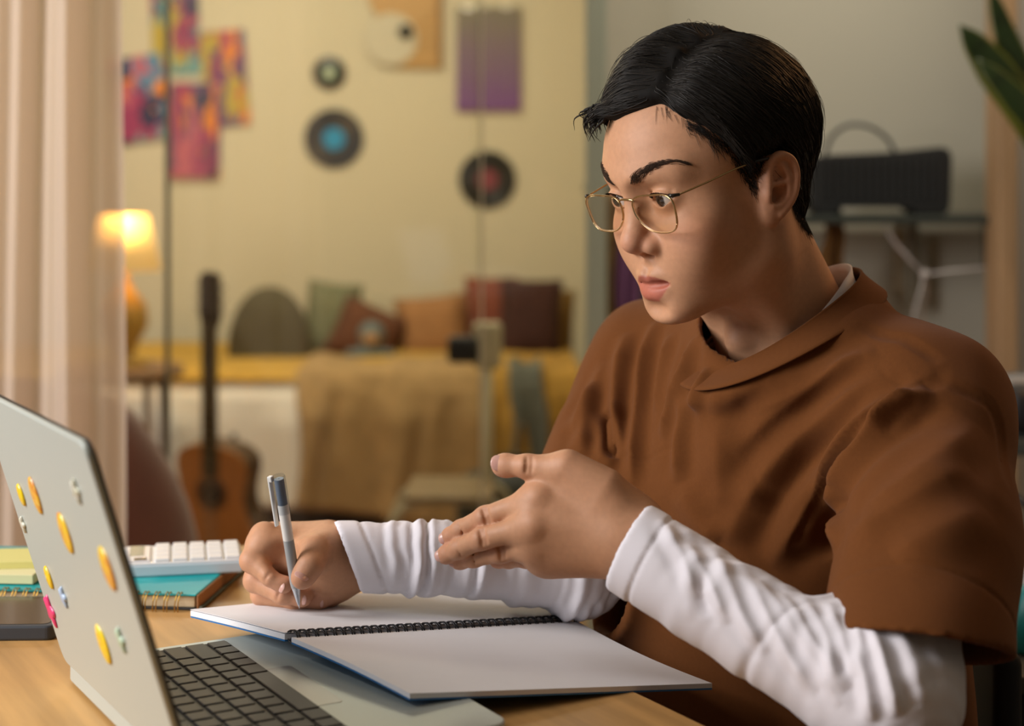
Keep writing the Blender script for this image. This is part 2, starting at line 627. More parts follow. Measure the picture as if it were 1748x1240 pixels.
# sheer curtain hanging at the left
def sheer_mat():
    m = bpy.data.materials.new('sheer_peach')
    m.use_nodes = True
    nt = m.node_tree
    nt.nodes.clear()
    out = nt.nodes.new('ShaderNodeOutputMaterial')
    mx = nt.nodes.new('ShaderNodeMixShader'); mx2 = nt.nodes.new('ShaderNodeMixShader')
    df = nt.nodes.new('ShaderNodeBsdfDiffuse'); tl = nt.nodes.new('ShaderNodeBsdfTranslucent'); tp = nt.nodes.new('ShaderNodeBsdfTransparent')
    df.inputs[0].default_value = (.84, .71, .60, 1); tl.inputs[0].default_value = (.88, .74, .60, 1)
    mx.inputs[0].default_value = .5; mx2.inputs[0].default_value = .14
    nt.links.new(df.outputs[0], mx.inputs[1]); nt.links.new(tl.outputs[0], mx.inputs[2])
    nt.links.new(mx.outputs[0], mx2.inputs[1]); nt.links.new(tp.outputs[0], mx2.inputs[2])
    nt.links.new(mx2.outputs[0], out.inputs[0])
    return m
CY_ = 2.30
cx1 = P(203, 0, CY_)[0]
cur = tag(empty('curtain', (cx1 - .45, CY_, 0)), 'sheer peach floor-length curtain hanging at the left', 'curtain')
def cur_fn(u, v):
    x = .45 - .95 * u
    z = .02 + 2.58 * v
    a = 1 - .45 * v
    y = .035 * math.sin(u * 62 + .6 * math.sin(3 * v)) * (.55 + .45 * math.sin(u * 17 + 1)) + .012 * math.sin(u * 151 + v * 2) + .02 * math.sin(u * 9)
    return (x + .006 * math.sin(v * 7 + u * 20), y, z)
BM().grid(cur_fn, 260, 16).obj('drape', sheer_mat(), cur, smooth=True)
BM().tube([(-.55, 0, 2.62), (.60, 0, 2.62)], .012, 12).obj('rod', mat('rod', (.3, .25, .2), .4), cur, smooth=True)

# ---------------------------------------------------------------- things on the back wall
def wall_at(px, py, off=.0):
    return P(px, py, WALL_Y - off)
def poster(x0, y0, x1, y1, tilt, m, label, group=None, name='poster', off=.004, thick=.004):
    a, b = wall_at(x0, y0, off), wall_at(x1, y1, off)
    o = BM().box((0, 0, 0), (b[0] - a[0], thick, a[2] - b[2])).obj(name, m)
    o.location = ((a[0] + b[0]) / 2, WALL_Y - off, (a[2] + b[2]) / 2)
    o.rotation_euler = (0, math.radians(tilt), 0)
    return tag(o, label, 'poster', group)
pal = lambda *c: [(i / len(c), x) for i, x in enumerate(c)]
NAVY, TEAL, PURP, MAG, ORG, YEL, PINK, SKY = (.03, .03, .08), (.14, .32, .33), (.13, .06, .15), (.32, .04, .12), (.70, .22, .03), (.45, .34, .05), (.50, .12, .17), (.10, .24, .38)
pg = 'abstract posters on the bedroom wall'
poster(258, -70, 340, 128, -2, ramp_mat('poster_a', pal(NAVY, TEAL, MAG, PURP, YEL, TEAL), 9, stretch=(1, 1, .6), cells=True), 'abstract dark poster with teal edge, topmost of the wall cluster', pg, off=.006)
poster(196, 96, 284, 242, -9, ramp_mat('poster_b', pal(ORG, PINK, NAVY, SKY, MAG, TEAL), 8, stretch=(1, 1, .8), cells=True), 'tilted navy and orange poster beside the curtain', pg, off=.012)
poster(346, 52, 422, 214, -4, ramp_mat('poster_c', pal(PURP, MAG, YEL, ORG, PURP, SKY), 8, stretch=(1.6, 1, .6), cells=True), 'purple and orange poster at the right of the wall cluster', pg, off=.014)
poster(290, 142, 376, 304, 1, ramp_mat('poster_d', pal(ORG, PURP, MAG, NAVY, PINK, TEAL), 8, stretch=(1.6, 1, .5), cells=True), 'orange, purple and teal poster, lowest of the wall cluster', pg, off=.020)

# purple picture
m = bpy.data.materials.new('purple_print'); m.use_nodes = True
nt = m.node_tree; bs = nt.nodes['Principled BSDF']; bs.inputs['Roughness'].default_value = .6
tc = nt.nodes.new('ShaderNodeTexCoord'); sx = nt.nodes.new('ShaderNodeSeparateXYZ'); rp = nt.nodes.new('ShaderNodeValToRGB')
nz = nt.nodes.new('ShaderNodeTexNoise'); nz.inputs['Scale'].default_value = 9
ad = nt.nodes.new('ShaderNodeMath'); ad.operation = 'MULTIPLY_ADD'; ad.inputs[1].default_value = .28
for i, (p, c) in enumerate([(0, (.18, .07, .24)), (.20, (.50, .36, .58)), (.45, (.42, .26, .50)), (.68, (.20, .15, .23)), (1, (.20, .18, .12))]):
    e = rp.color_ramp.elements[i] if i < 1 else (rp.color_ramp.elements[1] if i == 4 else rp.color_ramp.elements.new(p))
    e.position = p; e.color = (*c, 1)
nt.links.new(tc.outputs['Generated'], sx.inputs[0]); nt.links.new(tc.outputs['Object'], nz.inputs['Vector'])
nt.links.new(nz.outputs[0], ad.inputs[0]); nt.links.new(sx.outputs[2], ad.inputs[2])
sb = nt.nodes.new('ShaderNodeMath'); sb.operation = 'SUBTRACT'; sb.inputs[1].default_value = .14
nt.links.new(ad.outputs[0], sb.inputs[0])
nt.links.new(sb.outputs[0], rp.inputs[0]); nt.links.new(rp.outputs[0], bs.inputs['Base Color'])
poster(779, 12, 889, 189, 0, m, 'purple misty landscape print hung above the record with maroon label', None, 'wall_print', .012, .015)

def record(px, py, r, label_col, label):
    c = wall_at(px, py, .006)
    root = tag(empty('vinyl_record', tuple(c)), label, 'record', 'vinyl records hung on the wall')
    R90 = euler_rot(90, 0, 0)
    prof = [(.004, .0015)]
    rr = r * .36
    while rr < r * .97:
        prof += [(rr, .0015), (rr + r * .02, .0010), (rr + r * .03, .0015)]; rr += r * .045
    prof += [(r, .001), (r, -.0015), (.004, -.0015)]
    BM().lathe(prof, seg=56, rot=R90, cap=False).obj('disc', mat('black_vinyl', (.018, .016, .012), .28, spec=.5), root, smooth='auto')
    BM().lathe([(.004, .0026), (r * .36, .0026), (r * .37, .001)], seg=40, rot=R90, cap=False).obj('label', mat('record_label', label_col, .5), root)
    return root
record(562, 125, .0680, (.42, .52, .36), 'small vinyl record with pale green label')
record(570, 237, .1210, (.02, .27, .52), 'large vinyl record with bright blue label')
record(832, 307, .1170, (.22, .045, .060), 'vinyl record with maroon label below the purple print')

# framed wooden cut-out
wb = tag(empty('wall_plaque', tuple(wall_at(715, 40, .01))), 'wooden plaque with pale disc and black knob beside the purple print', 'wall decor')
sc_ = WALL_Y / F_PX
BM().box((0, 0, .06), (.165, .02, .48), bevel=.003).obj('board', mat('honey_wood', (.46, .27, .09), .5, noise=(4, .2, (1, 1, 8))), wb)
BM().box((.085, -.004, .06), (.012, .03, .48), bevel=.002).obj('edge_strip', mat('brown_wood', (.30, .15, .05), .5), wb)
BM().lathe([(.002, .012), (.105, .012), (.108, .0), (.002, 0)], c=(-.112, -.004, -.065), seg=48, rot=euler_rot(90, 0, 0), cap=False).obj('disc', mat('pale_disc', (.56, .51, .38), .6), wb)
BM().lathe([(.002, .016), (.145, .016), (.148, .0), (.002, 0)], c=(-.06, .002, .13), seg=48, rot=euler_rot(90, 0, 0), cap=False).obj('rosette', mat('honey_wood2', (.50, .30, .11), .5), wb)
BM().lathe([(.002, .03), (.022, .028), (.030, .014), (.026, .0)], c=(-.052, -.012, -.035), seg=32, rot=euler_rot(90, 0, 0), cap=False).obj('knob', mat('black_knob', (.012, .012, .010), .4), wb, smooth=True)

# ---------------------------------------------------------------- bed with its covers
BX0, BX1, BY0, BY1, BZ = -2.10, P(980, 0, 5.4)[0], 5.40, 6.50, .490
bed = tag(empty('bed', ((BX0 + BX1) / 2, 5.95, 0)), 'low bed under white sheet, standing along the back wall', 'bed')
BM().box((0, 0, .17), (BX1 - BX0 - .02, 1.04, .26), bevel=.01).obj('base', mat('bed_wood', (.22, .11, .05), .6), bed)
for sx_ in (-1, 1):
    for sy_ in (-1, 1):
        BM().box((sx_ * ((BX1 - BX0) / 2 - .08), sy_ * .42, .02), (.06, .06, .06)).obj('leg', mat('bed_wood', (.22, .11, .05), .6), bed)
BM().box((0, 0, .395), (BX1 - BX0, 1.10, .19), bevel=.04, seg=3).obj('mattress', mat('white_sheet', (.62, .58, .50), .9), bed, smooth=True)

def drape(name, xa, xb, top_back, drop, ya, m, label, cat, lift=.006, wav=.012, freq=16, seed=0, side=False, slant=0.0):
    """a cloth lying on the bed and hanging over its front edge"""
    g = random.Random(seed); p1, p2 = g.uniform(0, 6), g.uniform(0, 6)
    L1 = top_back - BY0; L2 = drop; r = .05
    def fn(u, v):
        x = xa + (xb - xa) * u
        d = v * (L1 + L2 * (1 + slant * (u - .5)))
        s1 = math.sin(u * freq + p1) * .6 + math.sin(u * freq * 2.3 + p2) * .4
        if d < L1 - r:
            return (x, top_back - d, BZ + lift + .006 * s1 + .008 * math.sin(d * 9 + u * 7 + p1))
        e = d - (L1 - r)
        if e < r * 1.57:
            a = e / r
            return (x, BY0 + r - r * math.sin(a) - lift, BZ + lift - r + r * math.cos(a) + .004 * s1)
        h = e - r * 1.57
        k = min(1, h / .10)
        return (x + .02 * math.sin(h * 8 + u * freq) * k, BY0 - lift - .012 - wav * k * (1 + s1) - .05 * h, BZ + lift - r - h)
    o = BM().grid(fn, 90, 40, thick=.008).obj(name, m, None, smooth=True)
    return tag(o, label, cat)
drape('bed_sheet', BX0 + .01, P(640, 0, 5.4)[0], 5.80, .40, 0, mat('white_sheet2', (.74, .71, .64), .9), 'white bed sheet hanging over the front of the bed', 'bed sheet', .006, .014, 22, 3)
drape('bedspread', BX0 + .05, BX1 + .015, 6.46, .0001, 0, mat('mustard_cloth', (.46, .27, .04), .9, noise=(14, .12)), 'mustard yellow bedspread lying on top of the bed', 'bedspread', .018, .01, 14, 5)
drape('throw_blanket', P(505, 0, 5.35)[0], P(826, 0, 5.35)[0], 5.80, .46, 0, mat('tan_throw', (.34, .22, .095), .95, noise=(20, .15), bump=(220, .6, .004)), 'tan knitted throw blanket draped over the front of the bed', 'blanket', .034, .022, 12, 8, slant=.2)
drape('coverlet', P(800, 0, 5.35)[0], BX1 + .02, 5.90, .34, 0, mat('mustard_cloth2', (.36, .20, .03), .9, noise=(14, .12)), 'mustard coverlet hanging at the right end of the bed', 'coverlet', .028, .016, 10, 11)
drape('grey_scarf', P(868, 0, 5.3)[0], P(925, 0, 5.3)[0], 5.56, .30, 0, mat('slate_cloth', (.10, .105, .085), .9), 'slate grey scarf hanging over the mustard coverlet', 'scarf', .046, .012, 7, 14)

def cushion(px, py, w, h, Y, tilt, m, label, name='cushion', yaw=0, lean=-18, pinch=.0):
    """soft square cushion with piped edge"""
    c = P(px, py, Y)
    root = tag(empty(name, tuple(c)), label, 'cushion', 'cushions along the back of the bed')
    b = BM(); n = 18
    def fn(sgn):
        def f(u, v):
            a, e = 2 * u - 1, 2 * v - 1
            th = .085 * ((1 - abs(a) ** 3) * (1 - abs(e) ** 3)) ** .55
            cor = 1 - .06 * (1 - abs(e) ** 2) * abs(a) ** 2
            cor2 = 1 - .06 * (1 - abs(a) ** 2) * abs(e) ** 2
            return (a * w / 2 * cor, sgn * th, e * h / 2 * cor2)
        return f
    b.grid(fn(-1), n, n).grid(fn(1), n, n)
    bmesh.ops.remove_doubles(b.bm, verts=b.bm.verts, dist=.0008)
    o = b.obj('cover', m, root, smooth=True)
    e = [fn(1)(u, v) for u, v in [(k / n, 0) for k in range(n)] + [(1, k / n) for k in range(n)] + [(1 - k / n, 1) for k in range(n)] + [(0, 1 - k / n) for k in range(n)]]
    BM().tube(e, .006, 6, closed=True).obj('piping', m, root, smooth=True)
    root.rotation_euler = (math.radians(lean), math.radians(tilt), math.radians(yaw))
    return root
fab = lambda n, c: mat(n, c, .95, noise=(25, .12), bump=(300, .4, .003))
cushion(565, 552, .200, .315, 6.22, 6, fab('sage_fabric', (.155, .155, .085)), 'sage green cushion leaning on the bedroom wall')
cushion(625, 575, .25, .235, 6.12, 24, fab('chestnut_fabric', (.115, .042, .018)), 'chestnut brown cushion tilted behind the plush doll')
cushion(738, 566, .265, .27, 6.20, -6, fab('tan_fabric', (.30, .145, .055)), 'tan cushion in the middle of the bed')
cushion(838, 536, .195, .285, 6.30, 0, fab('brick_fabric', (.19, .050, .027)), 'brick red cushion behind the maroon one')
cushion(906, 550, .225, .325, 6.10, 2, fab('maroon_fabric', (.040, .011, .007)), 'dark maroon cushion near the right end of the bed')
cushion(942, 560, .16, .30, 6.30, 3, fab('ochre_fabric', (.16, .085, .012)), 'ochre cushion half hidden behind the maroon one')
# rounded olive bolster
rb = tag(empty('cushion', tuple(P(460, 616, 6.05))), 'olive domed cushion standing behind the guitar neck', 'cushion', 'cushions along the back of the bed')
b = BM()
def dome(u, v):
    a = math.pi * u; rho = math.sin(math.pi * min(max(v, 0.0), 1.0)) ** .45
    return (-.155 * math.cos(a) * rho, .085 * math.cos(math.pi * v), .275 * math.sin(a) ** .8 * rho)
b.grid(dome, 30, 16)
b.obj('cover', fab('olive_fabric', (.075, .062, .030)), rb, smooth=True)
BM().box((0, 0, .004), (.26, .13, .01), bevel=.004).obj('bottom', fab('olive_fabric', (.075, .062, .030)), rb)

# plush doll
pd = tag(empty('plush_doll', tuple(P(632, 628, 5.85))), 'small grey-blue plush doll sitting against the chestnut cushion', 'plush doll')
def ballv(c, r):
    b = BM(); bmesh.ops.create_uvsphere(b.bm, u_segments=20, v_segments=14, radius=1.0)
    bmesh.ops.scale(b.bm, vec=r, verts=b.bm.verts); bmesh.ops.translate(b.bm, vec=c, verts=b.bm.verts)
    return b
pb_ = mat('plush_blue', (.12, .15, .15), .95, bump=(200, .5, .004)); pf_ = mat('plush_face', (.42, .25, .13), .95)
ballv((0, 0, .045), (.055, .045, .05)).obj('torso', pb_, pd, smooth=True)
ballv((.005, -.005, .12), (.048, .045, .046)).obj('head', pb_, pd, smooth=True)
ballv((.005, -.036, .110), (.030, .018, .028)).obj('face', pf_, pd, smooth=True)
for s in (-1, 1):
    ballv((s * .06, -.01, .05), (.03, .022, .018)).obj('arm', pb_, pd, smooth=True)
    ballv((s * .045, -.045, .02), (.022, .04, .02)).obj('leg', pb_, pd, smooth=True)

# bedside table and lamp
bt_c = P(206, 622, 5.1)
bt = tag(empty('bedside_table', (bt_c[0], 5.10, 0)), 'small dark wicker bedside table under the lamp', 'table')
BM().lathe([(.002, .565), (.19, .565), (.195, .55), (.19, .535), (.002, .535)], seg=40, cap=False).obj('top', mat('walnut', (.16, .09, .04), .5), bt, smooth='auto')
for k in range(4):
    a = math.pi / 4 + k * math.pi / 2
    BM().tube([(.15 * math.cos(a), .15 * math.sin(a), .54), (.17 * math.cos(a), .17 * math.sin(a), 0)], .012, 8).obj('leg', mat('walnut', (.16, .09, .04), .5), bt, smooth=True)
lam = tag(empty('table_lamp', (bt_c[0] + .010, 5.10, .565)), 'amber table lamp glowing on the bedside table', 'lamp')
BM().lathe([(.002, 0), (.07, 0), (.075, .01), (.03, .03), (.045, .07), (.075, .13), (.07, .19), (.03, .24), (.014, .27), (.012, .34), (.002, .34)], seg=32, cap=False).obj('base', mat('amber_ceramic', (.42, .24, .04), .3), lam, smooth=True)
shd = BM().lathe([(.115, .30), (.075, .47)], seg=40, cap=False).obj('lamp_shade', mat('lamp_shade', (.80, .52, .18), .8, emit=((1.0, .60, .18), .4)), lam, smooth=True)
shd.modifiers.new('t', 'SOLIDIFY').thickness = .003
ballv((0, 0, .38), (.03, .03, .04)).obj('bulb', mat('bulb', (1, .8, .5), .3, emit=((1.0, .70, .35), 12)), lam, smooth=True)
pl = bpy.data.lights.new('table_lamp_light', 'POINT'); pl.energy = 11; pl.color = (1.0, .62, .22); pl.shadow_soft_size = .06
plo = bpy.data.objects.new('table_lamp_light', pl); plo.location = (bt_c[0] + .010, 5.02, 1.07); COL.objects.link(plo)

# ---------------------------------------------------------------- guitar on its stand
GYY = 4.5
gtop, ghole = P(400, 474, GYY), P(371, 850, GYY)
gt = tag(empty('acoustic_guitar', tuple(P(362, 1010, GYY))), 'classical acoustic guitar with orange-brown top standing by the bed', 'guitar')
g_dir = gtop - ghole; tilt_g = math.atan2(g_dir[0], g_dir[2])
def bout(z):
    return np.interp(z, [0, .02, .07, .14, .22, .30, .36, .42, .46, .485, .490],
                        [.02, .085, .155, .178, .160, .122, .122, .138, .125, .07, .02])
SPR = mat('cedar_top', (.44, .175, .040), .38, noise=(6, .12, (14, 1, 1)))
_bt = spline([(0, .03), (.012, .085), (.045, .140), (.095, .170), (.14, .178), (.20, .166), (.26, .137), (.31, .122), (.36, .125), (.41, .135), (.45, .128), (.475, .100), (.488, .060), (.491, .02)], 4)
zz, hw = _bt[:, 0], _bt[:, 1]
outl = [(w, z) for w, z in zip(hw, zz)] + [(-w, z) for w, z in list(zip(hw, zz))[::-1]]
MR = Matrix.Rotation(math.radians(90), 4, 'X')
def gprism(poly, y0, y1, name, m, parent):
    b = BM()
    b.prism(poly, -y1, -y0, MR)
    return b.obj(name, m, parent)
gprism([(x * 1.01, z) for x, z in outl], .004, .100, 'sides', mat('rosewood', (.06, .028, .012), .35), gt)
gtp = gprism(outl, -.002, .004, 'top', SPR, gt)
hz = .325
BM().lathe([(.001, .0028), (.044, .0028)], c=(0, 0, hz), seg=40, rot=euler_rot(90, 0, 0), cap=False).obj('sound_hole', mat('hole_dark', (.006, .005, .003), .9), gtp)
for r_ in (.050, .058):
    BM().tube([(r_ * math.cos(a), -.003, hz + r_ * math.sin(a)) for a in np.linspace(0, 2 * math.pi, 40, endpoint=False)], .003, 6, closed=True).obj('rosette_ring', mat('rosette', (.05, .03, .01), .4), gtp, smooth=True)
NK = mat('ebony_neck', (.050, .044, .022), .4)
nk = BM().box((0, -.010, .655), (.055, .022, .53), bevel=.005).obj('neck', NK, gt)
for k in range(16):
    BM().box((0, -.0225, .40 + .50 * (1 - 2 ** (-k / 12.0)) * 1.35 + .0), (.052, .002, .0025)).obj('fret', mat('fret_metal', (.3, .28, .2), .3, metal=1), nk)
gprism([(-.030, .91), (.030, .91), (.038, .95), (.036, 1.08), (.020, 1.095), (-.020, 1.095), (-.036, 1.08), (-.038, .95)], -.012, .008, 'headstock', mat('headstock', (.060, .048, .030), .4), gt)
for s in (-1, 1):
    for k in range(3):
        BM().tube([(s * .036, 0, .965 + k * .04), (s * .056, 0, .965 + k * .04)], .007, 8).obj('tuning_peg', mat('peg', (.35, .30, .22), .3), gt, smooth=True)
for k in range(6):
    x = -.021 + k * .0084
    BM().tube([(x, -.0255, .93), (x * 1.15, -.012, .11)], .0009, 5).obj('string', mat('string', (.4, .35, .25), .3), gt)
BM().box((0, -.010, .11), (.16, .014, .022), bevel=.003).obj('bridge', mat('rosewood', (.06, .028, .012), .35), gt)
gt.rotation_euler = (math.radians(8), tilt_g, math.radians(-20))
gt.location[2] = .035
gt.scale = (.80, .80, .80)
gs = tag(empty('guitar_stand', (gt.location[0], 4.55, 0)), 'black metal stand under the acoustic guitar', 'stand')
GSM = mat('black_metal', (.012, .012, .012), .4)
for s in (-1, 1):
    BM().tube([(s * .10, -.16, .045), (s * .10, .00, .045), (s * .03, .12, .30), (s * .03, .13, .42)], .009, 8).obj('cradle_arm', GSM, gs, smooth=True)
    BM().tube([(s * .10, .0, .045), (s * .14, .18, .006)], .009, 8).obj('leg', GSM, gs, smooth=True)
    BM().tube([(s * .10, -.10, .045), (s * .13, -.2, .006)], .009, 8).obj('leg', GSM, gs, smooth=True)

# terracotta armchair, its rounded back at the left
ac = tag(empty('armchair', tuple(P(172, 1000, 3.0) * np.array([1, 1, 0]))), 'terracotta upholstered armchair with rounded back beside the curtain', 'armchair')
AM = mat('terracotta_velvet', (.155, .050, .028), .85, sheen=.4, noise=(10, .1))
def shellb(u, v):
    a = math.pi * (1.18 * u - .09)
    z = .34 + .44 * v
    k = (1 - .30 * v ** 3)
    zz_ = .34 + .47 * v * (1 - .35 * abs(2 * u - 1) ** 2)
    return (.34 * math.cos(a) * k * -1 - .16, .30 * math.sin(a) * k * -1, zz_)
BM().grid(shellb, 40, 14, thick=.07).obj('backrest', AM, ac, smooth=True)
BM().box((-.16, .06, .36), (.56, .52, .14), bevel=.05, seg=3).obj('seat', AM, ac, smooth=True)
for sx_ in (-1, 1):
    for sy_ in (-1, 1):
        BM().tube([(-.16 + sx_ * .20, .04 + sy_ * .18, .30), (-.16 + sx_ * .25, .04 + sy_ * .22, 0)], [.018, .011], 8).obj('leg', mat('oak_leg', (.3, .18, .08), .5), ac, smooth=True)

# white tubular stool in front of the bed
ts = tag(empty('tubular_stool', tuple(P(750, 1000, 4.2) * np.array([1, 1, 0]))), 'off-white tubular metal stool in front of the bed', 'stool')
TM = mat('off_white_metal', (.42, .38, .26), .4)
q0, q1 = P(660, 905, 4.2) - P(750, 1000, 4.2) * np.array([1, 1, 0]), P(700, 846, 4.2) - P(750, 1000, 4.2) * np.array([1, 1, 0])
for dy in (-.12, .14):
    BM().tube(spline([(-.17, dy, 0), (-.145, dy, .16), (-.12, dy, .27), (-.07, dy, .335), (.02, dy, .345), (.14, dy, .335), (.18, dy, .28), (.20, dy, .16), (.22, dy, 0)], 5), .011, 10).obj('frame_hoop', TM, ts, smooth=True)
BM().box((.03, .01, .352), (.22, .30, .012), bevel=.004).obj('seat', mat('stool_seat', (.20, .14, .07), .8), ts)

# slim white stand with a black clamp head
fs_c = P(832, 1000, 4.3) * np.array([1, 1, 0])
fs = tag(empty('floor_stand', tuple(fs_c)), 'slim white floor stand with black clamp head in front of the cushions', 'stand')
WP = mat('cream_metal', (.46, .41, .27), .45)
zt = P(0, 560, 4.3)[2]
BM().tube([(0, 0, .02), (0, 0, zt - .02)], .014, 12).obj('pole', WP, fs, smooth=True)
BM().box((0, 0, zt - .045), (.075, .05, .12), bevel=.012).obj('head_block', WP, fs)
BM().box((-.062, -.01, zt - .055), (.085, .05, .070), bevel=.014).obj('clamp', GSM, fs)
BM().lathe([(.002, .03), (.10, .028), (.14, .012), (.145, 0), (.002, 0)], seg=36, cap=False).obj('base', GSM, fs, smooth=True)

# black backpack on the floor
bp_c = P(880, 1000, 4.75) * np.array([1, 1, 0])
bpk = tag(empty('backpack', tuple(bp_c)), 'black backpack standing on the floor at the bed', 'backpack')
BM().box((.0, 0, .15), (.34, .20, .30), bevel=.06, seg=4).obj('bag', mat('black_canvas', (.022, .024, .018), .85), bpk, smooth=True)
BM().box((.0, -.11, .11), (.24, .06, .16), bevel=.025, seg=3).obj('pocket', mat('black_canvas', (.022, .024, .018), .85), bpk, smooth=True)
BM().tube(spline([(-.05, 0, .295), (-.04, 0, .335), (.04, 0, .335), (.05, 0, .295)], 5), .010, 8).obj('handle', mat('black_canvas', (.022, .024, .018), .85), bpk, smooth=True)

# ---------------------------------------------------------------- study side: shelf, speaker, clothes, door frame, plant
SHY = 3.5
sz = P(0, 368, SHY)[2]
shx0, shx1 = P(1350, 0, SHY)[0], P(1790, 0, SHY)[0]
sh = tag(empty('wall_shelf', ((shx0 + shx1) / 2, SHY + .15, sz)), 'dark metal wall shelf carrying the speaker', 'shelf')
SHM = mat('dark_green_metal', (.035, .040, .032), .4)
w_ = shx1 - shx0
BM().box((0, 0, -.009), (w_, .36, .018), bevel=.003).obj('board', SHM, sh)
for px in (1600,):
    xx = P(px + 10, 0, SHY)[0] - (shx0 + shx1) / 2
    BM().box((xx, .12, -.115), (.026, .012, .195), bevel=.005).obj('bracket', mat('bracket_metal', (.20, .17, .11), .4), sh)
    BM().box((xx - .022, .155, -.10), (.018, .03, .165)).obj('bracket_rail', mat('rail_cream', (.44, .38, .26), .5), sh)
for s in (-1, 1):
    BM().box((s * (w_ / 2 - .04), .0, -.12), (.02, .30, .02)).obj('strut', SHM, sh)
    BM().box((s * (w_ / 2 - .04), .155, -.07), (.02, .02, .12)).obj('strut', SHM, sh)

spk = tag(empty('portable_speaker', tuple(P(1512, 362, SHY) + np.array([0, .10, .001]))), 'black portable speaker with carrying handle on the shelf', 'speaker')
spk.location[2] = sz + .0005
BLK = mat('black_rubber', (.012, .012, .011), .55)
SPW = 240 * SHY / F_PX; SPH = 118 * SHY / F_PX
b = BM()
b.prism([(-SPW / 2, .02), (-SPW / 2 + .012, .0), (-SPW * .32, 0), (-SPW * .30, .022), (SPW * .22, .022), (SPW * .25, .0), (SPW / 2 - .008, 0), (SPW / 2, .015), (SPW / 2 + .004, SPH - .015), (SPW / 2 - .01, SPH), (SPW * .1, SPH - .012), (-SPW * .35, SPH - .018), (-SPW / 2, SPH - .022), (-SPW / 2 - .004, SPH * .5)], -.06, .06, MR)
bmesh.ops.bevel(b.bm, geom=list(b.bm.edges), offset=.006, segments=2, affect='EDGES')
b.obj('cabinet', BLK, spk, smooth='auto')
for i in range(15):
    x = -SPW * .40 + i * SPW * .80 / 14
    BM().box((x, -.062, SPH * .52), (.0045, .010, SPH * .60), bevel=.0015, seg=1).obj('grille_slat', mat('grille_black', (.020, .020, .019), .45), spk)
BM().tube(spline([(-SPW * .37, 0, SPH - .02), (-SPW * .32, 0, SPH + .022), (-SPW * .20, 0, SPH + .048), (-SPW * .05, 0, SPH + .045), (SPW * .08, 0, SPH + .020), (SPW * .14, 0, SPH - .012)], 6), [.0048] * 31, 8).obj('handle', mat('handle_grey', (.045, .048, .045), .4), spk, smooth=True)

def hung_cloth(name, px0, px1, py0, py1, Y, m, label, cat, wav=.02, seed=1, taper=.0, n=6):
    g = random.Random(seed); ph = g.uniform(0, 6)
    a, b_ = P(px0, py0, Y), P(px1, py1, Y)
    def fn(u, v):
        k = 1 - taper * (1 - v)
        x = (a[0] + b_[0]) / 2 + (u - .5) * (b_[0] - a[0]) * k
        return (x - (a[0] + b_[0]) / 2 + .004 * math.sin(v * 9), wav * math.sin(u * n * 3.14 + ph) * (.4 + .6 * v) + .006 * math.sin(u * 31 + v * 4), -(a[2] - b_[2]) * v)
    o = BM().grid(fn, 48, 20, thick=.004).obj(name, m, None, smooth=True)
    o.location = ((a[0] + b_[0]) / 2, Y, a[2])
    return tag(o, label, cat)
rk_z = P(0, 330, 3.62)[2]
rail = tag(empty('clothes_rail', (P(1120, 0, 3.62)[0], 3.62, 0)), 'slim dark clothes rail behind the man', 'clothes rail')
BM().tube([(-.16, 0, rk_z + .012), (.42, 0, rk_z + .012)], .010, 10).obj('bar', SHM, rail, smooth=True)
for x in (.05, .40):
    BM().tube([(x, 0, 0), (x, 0, rk_z + .012)], .010, 10).obj('upright', SHM, rail, smooth=True)
    BM().tube([(x, -.14, .012), (x, .10, .012)], .010, 10).obj('foot', SHM, rail, smooth=True)
hung_cloth('purple_scarf', 1042, 1092, 330, 700, 3.62, mat('purple_cloth', (.21, .085, .19), .9), 'purple scarf hanging beside the man\'s face', 'scarf', .016, 2, n=4)
hung_cloth('grey_scarf', 1090, 1135, 330, 700, 3.64, mat('charcoal_cloth', (.075, .07, .06), .9), 'charcoal scarf hanging behind the man\'s mouth', 'scarf', .014, 3, n=4)
hung_cloth('ochre_scarf', 1030, 1046, 330, 640, 3.60, mat('ochre_cloth', (.30, .19, .06), .9), 'narrow ochre scarf hanging beside the purple one', 'scarf', .008, 5, n=2)
hung_cloth('rust_cloth', 1398, 1446, 380, 500, 3.60, mat('rust_cloth', (.17, .075, .015), .9), 'rust coloured cloth hanging below the shelf behind the man\'s neck', 'cloth', .014, 4, .5, 3)

# tied white ribbon under the shelf
rb_ = tag(empty('ribbon_bow', tuple(P(1578, 468, 3.5))), 'white ribbon tied in a bow below the shelf', 'ribbon')
RM = mat('white_ribbon', (.52, .47, .44), .7)
def ribbon(pts, w, name, m=RM):
    o_ = P(1578, 468, 3.5)
    sp = spline([P(x, y, 3.5 + d) - o_ for x, y, d in pts], 6)
    b = BM()
    n = len(sp)
    ws = np.interp(np.linspace(0, 1, n), np.linspace(0, 1, len(w)), w)
    def fn(u, v):
        i = min(int(round(u * (n - 1))), n - 1)
        t = sp[min(i + 1, n - 1)] - sp[max(i - 1, 0)]
        nn = unit3(np.array([-t[2], .15, t[0]]))
        return tuple(sp[i] + nn * (v - .5) * ws[i] + np.array([0, .004 * math.sin(v * 5), 0]))
    b.grid(fn, n - 1, 4, thick=.0015)
    return b.obj(name, m, rb_, smooth=True)
unit3 = lambda v: v / np.linalg.norm(v)
ribbon([(1578, 468, 0), (1550, 440, -.01), (1525, 410, 0), (1508, 382, .01)], [.012, .026, .022, .008], 'ribbon_end')
ribbon([(1578, 468, 0), (1620, 462, -.01), (1665, 458, 0), (1705, 452, .01)], [.012, .020, .020, .006], 'ribbon_end')
ribbon([(1578, 468, 0), (1570, 500, -.01), (1562, 530, 0), (1556, 560, .01)], [.012, .030, .036, .034], 'ribbon_tail')
